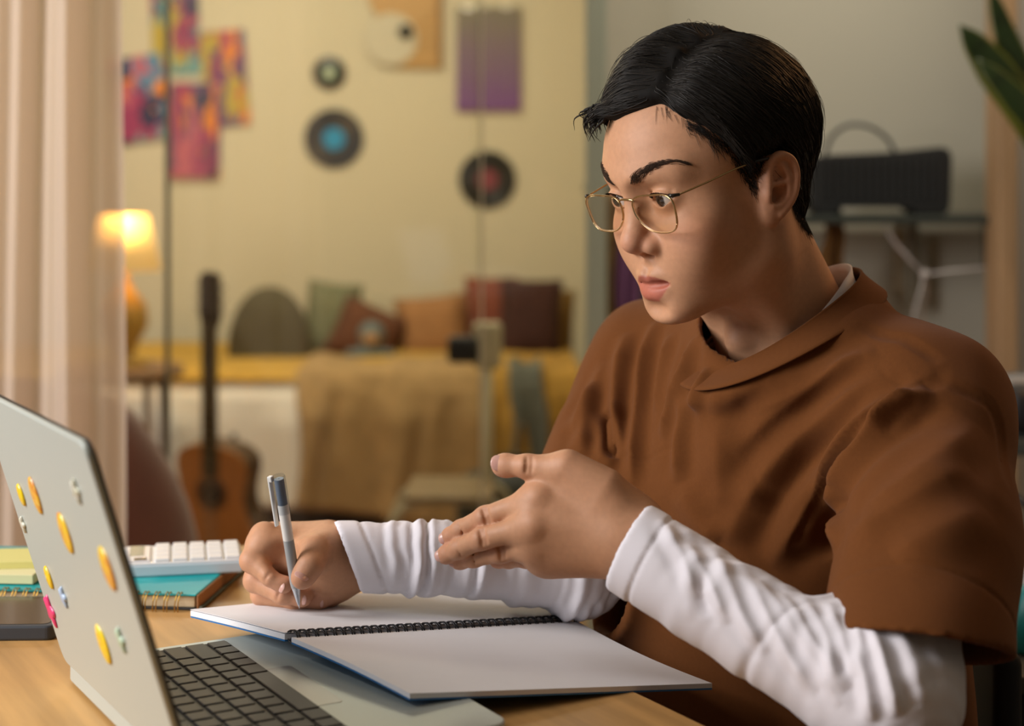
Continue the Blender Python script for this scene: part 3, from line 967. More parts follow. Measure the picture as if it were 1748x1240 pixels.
ribbon([(1580, 468, .004), (1582, 500, .0), (1576, 530, .01), (1578, 570, .012)], [.010, .018, .022, .022], 'ribbon_tail', mat('peach_ribbon', (.52, .36, .27), .7))
ballv((0, -.004, 0), (.010, .008, .009)).obj('knot', RM, rb_, smooth=True)
BM().tube([P(1508, 382, 3.51) - P(1578, 468, 3.5), P(1505, 372, 3.52) - P(1578, 468, 3.5)], .002, 6).obj('loop', RM, rb_)
ribbon([(1640, 590, .01), (1665, 604, 0), (1700, 628, .0)], [.008, .020, .010], 'ribbon_scrap', mat('dusty_ribbon', (.36, .28, .24), .8))

# door frame at the right edge
dy = 3.45
ax_, bx_ = P(1693, 0, dy)[0], P(1726, 0, dy)[0]
tag(BM().box(((ax_ + bx_) / 2, dy, 1.36), (bx_ - ax_, .10, 2.72), bevel=.004).obj('trim_1', mat('oak_trim', (.36, .22, .11), .5, noise=(4, .15, (6, 6, 1)))), 'oak door frame post at the right', None, kind='structure')
tag(BM().box((bx_ + .22, dy + .03, 1.36), (.44, .04, 2.70), bevel=.004).obj('door_1', mat('white_door', (.55, .50, .44), .6)), 'white door beyond the oak frame', None, kind='structure')

# snake plant on a tall stand just outside the frame
pY = 3.0
pc = P(1880, 520, pY)
pst = tag(empty('plant_stand', (pc[0] + .06, pY, 0)), 'tall slim wooden plant stand at the right', 'plant stand')
BM().lathe([(.002, pc[2]), (.12, pc[2]), (.12, pc[2] - .02), (.002, pc[2] - .02)], seg=36, cap=False).obj('top', mat('oak_leg', (.3, .18, .08), .5), pst, smooth='auto')
for k in range(3):
    a = k * 2.094 + .5
    BM().tube([(.09 * math.cos(a), .09 * math.sin(a), pc[2] - .02), (.14 * math.cos(a), .14 * math.sin(a), 0)], .012, 8).obj('leg', mat('oak_leg', (.3, .18, .08), .5), pst, smooth=True)
sp_ = tag(empty('snake_plant', (pc[0] + .06, pY, pc[2])), 'snake plant with yellow-edged leaves in the upper right corner', 'plant')
BM().lathe([(.002, 0), (.065, 0), (.085, .10), (.080, .10), (.062, .012), (.002, .09)], seg=36, cap=False).obj('pot', mat('clay_pot', (.40, .20, .11), .8), sp_, smooth=True)
LEAF = bpy.data.materials.new('leaf_green'); LEAF.use_nodes = True
_b = LEAF.node_tree.nodes['Principled BSDF']; _b.inputs['Roughness'].default_value = .4
_a = LEAF.node_tree.nodes.new('ShaderNodeAttribute'); _a.attribute_name = 'tint'
LEAF.node_tree.links.new(_a.outputs['Color'], _b.inputs['Base Color'])
def leaf(tip, base, bend, w, seed):
    base = np.array(base, float); tip = np.array(tip, float)
    mid = (base + tip) / 2 + np.array(bend)
    sp = spline([base, base * .6 + mid * .4 + np.array(bend) * .2, mid, mid * .4 + tip * .6 + np.array(bend) * .2, tip], 6)
    n = len(sp)
    b = BM()
    def fn(u, v):
        i = int(round(u * (n - 1)))
        t = sp[min(i + 1, n - 1)] - sp[max(i - 1, 0)]
        side = unit3(np.cross(t, np.array([.25 * math.sin(seed), -1, .2])))
        ww = w * np.interp(u, [0, .3, .7, .9, 1], [.6, .95, 1, .55, .04])
        return tuple(sp[i] + side * (v - .5) * ww + np.array([0, -.25, .05]) * (ww * (.25 - (v - .5) ** 2)))
    b.grid(fn, n - 1, 8)
    o = b.obj('leaf', LEAF, sp_, smooth=True)
    col = np.tile(np.array([.020, .040, .007]), (len(o.data.vertices), 1))
    vv = np.tile(np.arange(9) / 8.0, n)
    edge = np.abs(vv - .5) > .40
    col[edge] = (.17, .17, .012)
    ii = np.repeat(np.arange(n), 9)
    col[(ii % 5 == 0) & ~edge] *= .6
    color_attr(o, col)
    md = o.modifiers.new('t', 'SOLIDIFY'); md.thickness = .003
base = np.array([0, 0, .09])
lf_ = lambda px, py, d: P(px, py, pY + d) - np.array([pc[0] + .06, pY, pc[2]])
leaf(lf_(1638, 42, -.02), base + np.array([-.03, 0, 0]), (-.01, 0, .03), .075, .3)
leaf(lf_(1690, -25, .02), base, (-.035, 0, .0), .058, 1.2)
leaf(lf_(1668, 100, -.06), base + np.array([-.02, -.03, 0]), (.0, -.02, .015), .060, 2.0)
leaf(lf_(1790, -120, .0), base + np.array([.01, .01, 0]), (.01, 0, .0), .06, 2.4)
leaf(lf_(1850, -60, .03), base + np.array([.03, .0, 0]), (.03, 0, .0), .055, 3.1)

# black office chair at the right edge
oy = 2.55
ocx = P(1790, 0, oy)[0]
ofc = tag(empty('office_chair', (ocx, oy, 0)), 'black office chair partly cut off at the right edge', 'chair')
def zat(py, Y): return P(0, py, Y)[2]
BM().box((.0, .0, (zat(655, oy) + zat(738, oy)) / 2), (.155, .06, zat(655, oy) - zat(738, oy)), bevel=.028, seg=4).obj('backrest', mat('black_pad', (.012, .012, .013), .5), ofc, smooth=True)
BM().box((.0, .02, (zat(650, oy) + zat(742, oy)) / 2 + .004), (.165, .05, zat(650, oy) - zat(742, oy) + .012), bevel=.03, seg=4).obj('back_shell', mat('grey_shell', (.22, .22, .21), .4), ofc, smooth=True)
BM().box((.0, .0, zat(760, oy)), (.16, .05, .028), bevel=.006).obj('crossbar', mat('grey_green_bar', (.055, .06, .05), .45), ofc)
BM().tube([(-.06, .0, zat(845, oy)), (.02, .0, zat(900, oy))], .007, 8).obj('lever', GSM, ofc, smooth=True)
BM().tube([(.05, .03, zat(900, oy)), (.05, .03, zat(700, oy))], .016, 10).obj('spine', GSM, ofc, smooth=True)
BM().box((.02, -.12, zat(930, oy)), (.40, .42, .06), bevel=.025, seg=3).obj('seat', mat('black_pad', (.012, .012, .013), .5), ofc, smooth=True) if False else BM().box((.20, -.02, zat(920, oy)), (.34, .42, .06), bevel=.025, seg=3).obj('seat', mat('black_pad', (.012, .012, .013), .5), ofc, smooth=True)
BM().tube([(.20, 0, .06), (.20, 0, zat(925, oy))], .025, 12).obj('column', GSM, ofc, smooth=True)
for k in range(5):
    a = k * 2 * math.pi / 5
    BM().tube([(.20, 0, .08), (.20 + .24 * math.cos(a), .24 * math.sin(a), .05)], [.02, .012], 8).obj('foot', GSM, ofc, smooth=True)

# low dark cabinet with a turquoise bottle, right edge
cY = 1.75
cabz = zat(1155, cY)
cab = tag(empty('low_cabinet', (P(1860, 0, cY)[0], cY + .2, 0)), 'low black cabinet at the lower right edge', 'cabinet')
BM().box((.02, 0, cabz / 2 - .012), (.24, .36, cabz - .024), bevel=.004).obj('body', mat('black_cabinet', (.015, .014, .013), .6), cab)
BM().box((.02, 0, cabz - .010), (.27, .40, .020), bevel=.003).obj('top', mat('grey_cabinet_top', (.06, .06, .055), .5), cab)
tb = tag(empty('bottle', (P(1764, 0, cY + .1)[0], cY + .10, cabz)), 'turquoise plastic bottle standing on the low black cabinet', 'bottle')
BM().lathe([(.002, 0), (.030, 0), (.034, .006), (.033, .025), (.026, .05), (.018, .065), (.013, .075), (.002, .075)], seg=32, cap=False).obj('bottle_body', mat('turquoise', (.03, .36, .38), .35), tb, smooth=True)
BM().lathe([(.002, .075), (.015, .075), (.015, .09), (.002, .09)], seg=24, cap=False).obj('cap', mat('white_cap', (.7, .7, .68), .5), tb, smooth='auto')

# ================================================================ the desk and what lies on it
TZ = .74
U_ = np.array([.497, -.868, 0]); V_ = np.array([.868, .497, 0])      # along the man's edge / towards the man
A_ = np.array([-.223, 1.846, 0])
LEN, DEP = 1.30, .66
desk_c = A_ + U_ * LEN / 2 - V_ * DEP / 2
OAK = mat('oak_top', (.50, .285, .100), .42, noise=(3.0, .22, (1.2, 14, 14)), spec=.4)
desk = tag(empty('desk', tuple(desk_c), math.atan2(U_[1], U_[0])), 'light oak desk the man is writing at', 'desk')
BM().box((0, 0, TZ - .015), (LEN, DEP, .030), bevel=.003).obj('desktop', OAK, desk)
DL = mat('desk_leg', (.05, .045, .04), .5)
for sx_ in (-1, 1):
    for sy_ in (-1, 1):
        BM().box((sx_ * (LEN / 2 - .05), sy_ * (DEP / 2 - .05), (TZ - .03) / 2), (.045, .045, TZ - .03), bevel=.004).obj('leg', DL, desk)
BM().box((0, -.0, TZ - .06), (LEN - .10, .03, .05)).obj('rail', DL, desk)

# ---------------------------------------------------------------- laptop
K_ = np.array([.000, 1.165, 0])
LWD, LDP = .306, .236
lc = K_ - U_ * LWD / 2 - V_ * LDP / 2
lap = tag(empty('laptop', (lc[0], lc[1], TZ), math.atan2(U_[1], U_[0])), 'open silver laptop with stickers on the lid', 'laptop')
ALU = mat('silver_aluminium', (.48, .53, .49), .40, metal=.25, spec=.5)
DKP = mat('dark_plastic', (.015, .015, .014), .5)
# local x along U (towards camera), local y = rotated 90 deg: towards the man (V)
def rrect(w, d, r, n=6):
    out = []
    for cx_, cy_, a0 in ((w / 2 - r, d / 2 - r, 0), (-w / 2 + r, d / 2 - r, 90), (-w / 2 + r, -d / 2 + r, 180), (w / 2 - r, -d / 2 + r, 270)):
        for k in range(n + 1):
            a = math.radians(a0 + 90 * k / n)
            out.append((cx_ + r * math.cos(a), cy_ + r * math.sin(a)))
    return out
b = BM(); b.prism(rrect(LWD, LDP, .014), .003, .016)
base_ = b.obj('base', ALU, lap)
bvm = base_.modifiers.new('bevel', 'BEVEL'); bvm.width = .0015; bvm.segments = 2
for sx_ in (-1, 1):
    for sy_ in (-1, 1):
        BM().box((sx_ * (LWD / 2 - .03), sy_ * (LDP / 2 - .03), .0015), (.03, .008, .003)).obj('rubber_foot', DKP, lap)
kb = BM().box((.0, -LDP / 2 + .074, .01615), (.284, .112, .0006)).obj('keyboard_well', mat('keyboard_well', (.030, .028, .020), .6), lap)
KEYM = mat('black_key', (.013, .012, .008), .5)
def keymesh(w):
    return BM().box((0, 0, 0), (w, .0158, .0016), bevel=.0007, seg=1)
k1 = None; cache = {}
for r_ in range(6):
    y = -LDP / 2 + .027 + r_ * .0187
    if r_ == 0: ws = [.0185] * 14
    elif r_ == 1: ws = [.0165] * 13 + [.0270]
    elif r_ == 2: ws = [.0262] + [.0165] * 12 + [.0185]
    elif r_ == 3: ws = [.0310] + [.0165] * 11 + [.0330]
    elif r_ == 4: ws = [.0405] + [.0165] * 10 + [.0430]
    else: ws = [.0165, .0165, .0165, .0210, .0990, .0210, .0165, .0165, .0165, .0165]
    gap = (.280 - sum(ws)) / (len(ws) - 1)
    x = .140
    for w in ws:
        x -= w / 2
        if w not in cache:
            o = keymesh(w).obj('key', KEYM, lap); cache[w] = o
        else:
            o = dup(cache[w], lap)
        o.location = (x, y, .0172)
        x -= w / 2 + gap
tp = BM(); tp.prism(rrect(.104, .066, .004), .0160, .01625)
tp.obj('touchpad', mat('touchpad', (.36, .36, .33), .3, metal=.5), lap)
# lid, hinged along the edge away from the man, leaning back
BETA = math.radians(17.0)
lid = empty('lid', (0, -LDP / 2 + .004, .016)); lid.parent = lap
lid.rotation_euler = (BETA, 0, 0)
LH = .232
def lid_prism(w, h, r, y0, y1, z0):
    b = BM()
    pts = [(x, z + h / 2 + z0) for x, z in rrect(w, h, r)]
    b.prism(pts, -y1, -y0, MR)
    return b
lid_back = lid_prism(LWD, LH, .012, -.0055, -.0015, .002).obj('lid_back', ALU, lid)
bvm = lid_back.modifiers.new('bevel', 'BEVEL'); bvm.width = .0012; bvm.segments = 2
lid_prism(LWD - .001, LH - .001, .012, -.0015, .0008, .0025).obj('bezel', DKP, lid)
lid_prism(LWD - .016, LH - .026, .003, .0008, .0010, .016).obj('screen', mat('screen', (.02, .02, .025), .15, emit=((.75, .85, 1.0), .6)), lid)
BM().tube([(-.11, .002, .001), (.11, .002, .001)], .005, 10).obj('hinge', DKP, lid, smooth=True)
# stickers, each where its middle is seen on the lid
RZ = math.atan2(U_[1], U_[0])
Mlid = Matrix.Translation((lc[0], lc[1], TZ)) @ Matrix.Rotation(RZ, 4, 'Z') @ Matrix.Translation((0, -LDP / 2 + .004, .016)) @ Matrix.Rotation(BETA, 4, 'X')
Minv = Mlid.inverted()
def lid_at(px, py):
    o = Minv @ Vector((0, 0, CAM_Z)); d = (Minv @ Vector(tuple(P(px, py, 1.0)))) - o
    t = (-.0058 - o.y) / d.y
    return o + d * t
GOLDS = ramp_mat('gold_foil_sticker', [(.3, (.75, .55, .03)), (.5, (.80, .45, .05)), (.62, (.62, .22, .05)), (.75, (.85, .70, .10))], 60, .25)
YELS = ramp_mat('yellow_foil_sticker', [(.35, (.80, .62, .02)), (.55, (.80, .50, .02)), (.7, (.85, .78, .30))], 80, .25)
SILS = ramp_mat('silver_foil_sticker', [(.35, (.62, .62, .55)), (.6, (.45, .44, .30)), (.7, (.75, .75, .7))], 90, .25)
STK = [
    (37, 845, .0075, .0115, YELS, 'round', 'small yellow foil sticker'),
    (61, 846, .0105, .0185, GOLDS, 'round', 'gold foil sticker'),
    (131, 838, .0085, .0125, SILS, 'star', 'silver star sticker'),
    (40, 895, .0070, .0095, SILS, 'star', 'small silver star sticker'),
    (112, 910, .0125, .0195, GOLDS, 'round', 'large gold foil sticker'),
    (184, 971, .0125, .0195, GOLDS, 'round', 'large gold foil sticker'),
    (84, 986, .0075, .0120, YELS, 'round', 'small yellow foil sticker'),
    (109, 1019, .0075, .0120, mat('blue_sticker', (.38, .50, .68), .3), 'star', 'pale blue star sticker'),
    (87, 1042, .0130, .0190, mat('pink_sticker', (.70, .04, .17), .35), 'star', 'pink star sticker'),
    (177, 1100, .0120, .0190, YELS, 'round', 'large yellow foil sticker'),
    (207, 1092, .0080, .0130, mat('mint_sticker', (.42, .55, .40), .3), 'star', 'mint green star sticker'),
]
for px, py, rw, rh, m, kind, lab in STK:
    c = lid_at(px, py)
    b = BM()
    n = 40
    rings = []
    for rr, dd in ((1.0, 0.0), (.97, .0010), (.85, .0016), (.5, .0021)):
        ring_ = []
        for k in range(n):
            a = 2 * math.pi * k / n
            q = 1.0 if kind == 'round' else (1.0 if k % 8 == 0 else .55 + .45 * abs((k % 8) - 4) / 4)
            ring_.append(b.bm.verts.new((c.x + rw * rr * q * math.cos(a), c.y - dd, c.z + rh * .8 * rr * q * math.sin(a))))
        rings.append(ring_)
    for R1, R2 in zip(rings, rings[1:]):
        for k in range(n):
            b.bm.faces.new((R1[k], R1[(k + 1) % n], R2[(k + 1) % n], R2[k]))
    b.bm.faces.new(rings[-1])
    tag(b.obj('sticker', m, lid_back, smooth=True), lab)

# ---------------------------------------------------------------- open spiral notebook
PAPER = mat('white_paper', (.78, .78, .80), .8, noise=(30, .01))
BLUEC = mat('blue_cover', (.02, .16, .42), .35)
nbk = tag(empty('spiral_notebook', (0, 1.32, TZ)), 'open white spiral notebook with blue cover on the desk', 'notebook')
SL, SR = np.array([-.180, 1.319, .7745]), np.array([.0546, 1.471, .7470])         # ends of the spiral
NL, NR = np.array([-.0745, 1.196, .7665]), np.array([.1610, 1.320, .7360])        # near page
FL_, FR_ = np.array([-.280, 1.4286, .7660]), np.array([-.058, 1.570, .7530])      # far page
nof = np.array([0, 1.32, TZ])
def page_fn(a0, a1, b0, b1, bulge, sag, z):
    def fn(u, v):
        e0 = a0 + (a1 - a0) * u; e1 = b0 + (b1 - b0) * u
        p = e0 + (e1 - e0) * v
        p = p + np.array([0, 0, bulge * math.sin(math.pi * min(1, v * 1.0)) * (1 - .4 * u) + sag * math.sin(math.pi * v) * u + z])
        return tuple(p - nof)
    return fn
def slab(name, fn, m, parent, thick, nu=24, nv=16):
    b = BM()
    top = [[b.bm.verts.new(fn(u / nu, v / nv)) for v in range(nv + 1)] for u in range(nu + 1)]
    bot = [[b.bm.verts.new(tuple(np.array(fn(u / nu, v / nv)) - np.array([0, 0, thick]))) for v in range(nv + 1)] for u in range(nu + 1)]
    for u in range(nu):
        for v in range(nv):
            b.bm.faces.new((top[u][v], top[u + 1][v], top[u + 1][v + 1], top[u][v + 1]))
            b.bm.faces.new((bot[u][v], bot[u][v + 1], bot[u + 1][v + 1], bot[u + 1][v]))
    for u in range(nu):
        b.bm.faces.new((top[u][0], bot[u][0], bot[u + 1][0], top[u + 1][0])); b.bm.faces.new((top[u][nv], top[u + 1][nv], bot[u + 1][nv], bot[u][nv]))
    for v in range(nv):
        b.bm.faces.new((top[0][v], top[0][v + 1], bot[0][v + 1], bot[0][v])); b.bm.faces.new((top[nu][v], bot[nu][v], bot[nu][v + 1], top[nu][v + 1]))
    return b.obj(name, m, parent, smooth='auto')
gapv = unit3(NL - SL) * .005
nearf = page_fn(SL + gapv, SR + gapv, NL, NR, .0015, -.004, 0)
farf = page_fn(SL - gapv, SR - gapv, FL_, FR_, .0005, .002, 0)
for nm, fn, th in (('near_pages', nearf, .0038), ('far_pages', farf, .0045)):
    slab(nm, fn, PAPER, nbk, th)
lowr = lambda fn, d: (lambda u, v: tuple(np.array(fn(u, v)) - np.array([0, 0, d])))
slab('top_sheet', lowr(farf, -.0012), PAPER, nbk, .0004)
slab('cover', lowr(nearf, .0040), BLUEC, nbk, .0012)
slab('cover', lowr(farf, .0047), BLUEC, nbk, .0012)
WIRE = mat('black_wire', (.02, .02, .022), .35, metal=.6)
wire = BM()
nst = 34
ax_s = unit3(SR - SL); nr_s = unit3(NL - SL); up_s = np.cross(ax_s, nr_s); up_s = up_s * (1 if up_s[2] > 0 else -1)
for i in range(nst):
    for dd in (-.0011, .0011):
        c = SL + (SR - SL) * ((i + .6) / nst) + ax_s * dd - nof
        wire.tube([c + nr_s * .0068 * math.cos(a) + up_s * (.0050 * math.sin(a) - .0010) + ax_s * .0006 * math.cos(a) for a in np.linspace(.1, 2 * math.pi - .1, 16)], .00075, 5)
wire.obj('spiral_wire', WIRE, nbk, smooth=True)
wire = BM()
wire.tube([SL + ax_s * .004 - nof - up_s * .003, SR - ax_s * .004 - nof - up_s * .003], .0030, 8).obj('spine', mat('spine_grey', (.10, .10, .11), .7), nbk, smooth=True)  # dark grey rod along the spiral, between the page blocks
# faint pencil notes along the far page's top
for (u0, u1, v0) in ((.80, .97, .93), (.80, .90, .90)):
    b = BM()
    n = 30
    pts = [np.array(farf(u0 + (u1 - u0) * k / n, v0 + .006 * math.sin(k * 2.7) * math.sin(k * .9))) + np.array([0, 0, .0014]) for k in range(n + 1)]
    b.tube(pts, .00025, 4).obj('handwriting', mat('pencil', (.35, .35, .38), .8), nbk)

# ---------------------------------------------------------------- teal spiral notebook, calculator, sticky notes
ur, vr = unit3(np.array([.994, -.105, 0])), unit3(np.array([.105, .994, 0]))
c0 = np.array([-.2945, 1.524, TZ])
tl, td, th = .29, .178, .0150
ctr = c0 - ur * tl / 2 + vr * td / 2
rz_t = math.atan2(ur[1], ur[0])
tn = tag(empty('closed_notebook', tuple(ctr), rz_t), 'closed teal notebook with gold spiral under the calculator', 'notebook')
BM().box((0, .003, .0012), (tl, td, .0024), bevel=.001, seg=1).obj('back_cover', mat('black_board', (.02, .02, .02), .6), tn)
BM().box((0, .003, .0078), (tl - .004, td - .006, .0108), bevel=.0006, seg=1).obj('pages', ramp_mat('cream_page_edges', [(.4, (.62, .50, .30)), (.6, (.72, .60, .40))], 3, .8, (.3, .3, 600)), tn)
BM().box((0, .003, .0141), (tl, td, .0018), bevel=.0008, seg=1).obj('front_cover', ramp_mat('teal_cover', [(.40, (.0, .33, .36)), (.56, (.0, .37, .39)), (.62, (.05, .45, .47))], 9, .35, (1, 3, 1)), tn)
BM().box((tl / 2 + .0012, .003, .0078), (.0020, td - .002, .0128), bevel=.0006, seg=1).obj('kraft_edge', mat('kraft_board', (.34, .155, .055), .7), tn)
BM().tube([(tl / 2 + .0045, -td / 2 + .004, .0022), (tl / 2 + .0045, td / 2, .0022)], .0020, 8).obj('elastic_band', mat('olive_elastic', (.06, .065, .035), .7), tn, smooth=True)
GW_ = mat('gold_wire', (.50, .30, .05), .3, metal=.9)
w2 = BM()
xw = -tl / 2 + .010
while xw < tl / 2 - .012:
    for dd in (0, .0030):
        c = np.array([xw + dd, -td / 2 + .002, .0078])
        w2.tube([c + np.array([.0012 * math.sin(a), .0085 * math.cos(a) * .8 - .001, .0098 * math.sin(a)]) for a in np.linspace(.5, 2 * math.pi - .5, 16)], .0006, 5)
    xw += .0105
w2.obj('spiral_wire', GW_, tn, smooth=True)

zc = TZ + .0152
cu = unit3(np.array([.975, .20, 0])); cv = unit3(np.array([-.20, .975, 0]))
cc = np.array([-.264, 1.612, zc])
cl_, cd_, ch_ = .120, .080, .0120
ccen = cc - cu * cl_ / 2 + cv * cd_ / 2
cal = tag(empty('calculator', tuple(ccen), math.atan2(cu[1], cu[0])), 'white desktop calculator lying on the teal notebook', 'calculator')
WPL = mat('white_plastic', (.74, .74, .74), .35)
BM().box((0, 0, ch_ / 2), (cl_, cd_, ch_), bevel=.002).obj('case', mat('pale_blue_plastic', (.56, .64, .70), .4), cal)
BM().box((0, 0, ch_ + .0004), (cl_ - .002, cd_ - .002, .0016), bevel=.0006, seg=1).obj('face_plate', WPL, cal)
BM().box((-cl_ / 2 + .018, 0, ch_ + .0020), (.024, cd_ - .014, .0020), bevel=.0005, seg=1).obj('display_frame', WPL, cal)
BM().box((-cl_ / 2 + .021, -cd_ / 2 + .013, ch_ + .0031), (.012, .010, .0006)).obj('solar_cell', mat('solar_cell', (.05, .035, .025), .2), cal)
BM().box((-cl_ / 2 + .017, .010, ch_ + .0031), (.014, .045, .0006)).obj('display', mat('lcd', (.30, .34, .28), .2), cal)
ck = None
for i in range(5):
    for j in range(4):
        w = .0195
        if ck is None:
            ck = BM().box((0, 0, 0), (.0140, .0165, .0036), bevel=.0010).obj('key', mat('white_key', (.78, .78, .78), .35), cal); o = ck
        else:
            o = dup(ck, cal)
        o.location = (-cl_ / 2 + .042 + i * .0170, -cd_ / 2 + .012 + j * .0188, ch_ + .0026)

sn = tag(empty('sticky_notes', tuple(T(10, 985, TZ + .016) + np.array([0, .01, 0]))), 'pad of pale yellow sticky notes on the teal notebook', 'sticky notes')
YN = mat('yellow_note', (.66, .62, .22), .85); YN2 = mat('pale_yellow_note', (.70, .66, .36), .85)
BM().box((.0, 0, .0045), (.076, .076, .009), rot=euler_rot(0, 0, -4), bevel=.0005, seg=1).obj('lower_pad', YN2, sn)
BM().box((-.008, .012, .0125), (.070, .060, .007), rot=euler_rot(0, 0, 6), bevel=.0005, seg=1).obj('upper_pad', YN, sn)

tc_ = T(85, 1098, TZ)
tabl = tag(empty('tablet', (tc_[0] - .12, tc_[1] + .055, TZ), math.radians(2)), 'dark slate tablet lying on the desk left of the laptop', 'tablet')
b = BM(); b.prism(rrect(.24, .105, .008), .0, .013)
o = b.obj('body', mat('slate_metal', (.045, .052, .062), .45), tabl); bvm = o.modifiers.new('bevel', 'BEVEL'); bvm.width = .002; bvm.segments = 2
b = BM(); b.prism(rrect(.228, .094, .006), .013, .0134); b.obj('glass', mat('dark_screen', (.06, .045, .03), .12), tabl)

# small black dongle by the laptop's far edge
# ---------------------------------------------------------------- pen
ptip, ptop = P(511, 1039, 1.404), P(475, 812, 1.378)
pen = tag(empty('pen', tuple(ptip)), 'translucent gel pen with grey cap end in the man\'s right hand', 'pen')
pd_ = ptop - ptip; plen = np.linalg.norm(pd_); pq = Vector(pd_).to_track_quat('Z', 'Y')
pen.rotation_mode = 'QUATERNION'; pen.rotation_quaternion = pq
FROST = mat('frosted_plastic', (.80, .78, .74), .25, trans=.35)
GREYB = mat('blue_grey_plastic', (.16, .20, .25), .35)
BM().lathe([(.0003, 0), (.0006, .002), (.0010, .004)], seg=16, cap=False).obj('ball_point', mat('steel', (.6, .6, .6), .25, metal=1), pen, smooth=True)
BM().lathe([(.0010, .003), (.0019, .008), (.0036, .018), (.0041, .020)], seg=24, cap=False).obj('cone_tip', mat('clear_grey', (.34, .40, .46), .15, trans=.4), pen, smooth=True)
BM().lathe([(.0041, .020), (.0046, .024), (.0046, .064)], seg=24, cap=False).obj('grip', mat('grip_clear', (.42, .44, .44), .3, trans=.2), pen, smooth=True)
BM().lathe([(.0028, .030), (.0028, .062)], seg=16).obj('refill_ink', mat('grey_ink', (.12, .14, .16), .4), pen, smooth=True)
BM().lathe([(.0046, .064), (.0047, plen - .028), (.0044, plen - .026)], seg=24, cap=False).obj('barrel', mat('milky_barrel', (.76, .74, .69), .3), pen, smooth=True)
BM().lathe([(.0042, plen - .028), (.0042, plen - .003), (.0005, plen - .003)], seg=24, cap=False).obj('end_plug', GREYB, pen, smooth='auto')
BM().lathe([(.0055, plen - .034), (.0058, plen - .002), (.0052, plen)], seg=24, cap=False).obj('cap_sleeve', lens_glass('clear_cap', (.80, .82, .84), .25), pen, smooth=True)
BM().box((-.0082, -.002, plen - .024), (.0022, .0045, .044), bevel=.0008).obj('clip', mat('clip_plastic', (.66, .66, .64), .3), pen)
BM().box((-.0070, -.002, plen - .003), (.0045, .0045, .005), bevel=.0008).obj('clip_bridge', mat('clip_plastic', (.66, .66, .64), .3), pen)

# ---------------------------------------------------------------- the man's chair
ch = tag(empty('desk_chair', (.26, 1.62, 0)), 'black chair the man sits on', 'chair')
CBM = mat('black_fabric', (.010, .010, .010), .8)
BM().box((0, 0, .425), (.42, .42, .05), bevel=.02, seg=3).obj('seat', CBM, ch, smooth=True)
BM().box((.178, 0, .605), (.026, .36, .24), bevel=.012, seg=3).obj('backrest', CBM, ch, smooth=True)
CHM = mat('black_chair_metal', (.02, .02, .02), .4)
for s in (-1, 1):
    BM().tube([(.17, s * .15, .02), (.176, s * .15, .40), (.182, s * .15, .60)], .011, 10).obj('back_post', CHM, ch, smooth=True)
    BM().tube([(-.17, s * .17, .0), (-.16, s * .16, .41)], .011, 10).obj('leg', CHM, ch, smooth=True)

# ================================================================ the man: head
def rot_m(yaw, p, r):
    c, s = math.cos, math.sin
    rx = np.array([[1, 0, 0], [0, c(p), -s(p)], [0, s(p), c(p)]])
    ry = np.array([[c(r), 0, s(r)], [0, 1, 0], [-s(r), 0, c(r)]])
    rz = np.array([[c(yaw), -s(yaw), 0], [s(yaw), c(yaw), 0], [0, 0, 1]])
    return rz @ rx @ ry

HEAD_R = rot_m(math.radians(-57.5), math.radians(16), math.radians(-.7))
HEAD_P = np.array([0.1755, 1.415, 1.134])

def H(x, f, z):                      # head space: left, forward, up
    return np.array([x, -f, z])

def head_world(V):
    return np.asarray(V) @ HEAD_R.T + HEAD_P

def head_local(V):
    return (np.asarray(V) - HEAD_P) @ HEAD_R

def EYE(s):
    return H(s * .0305, .0718, .0140)

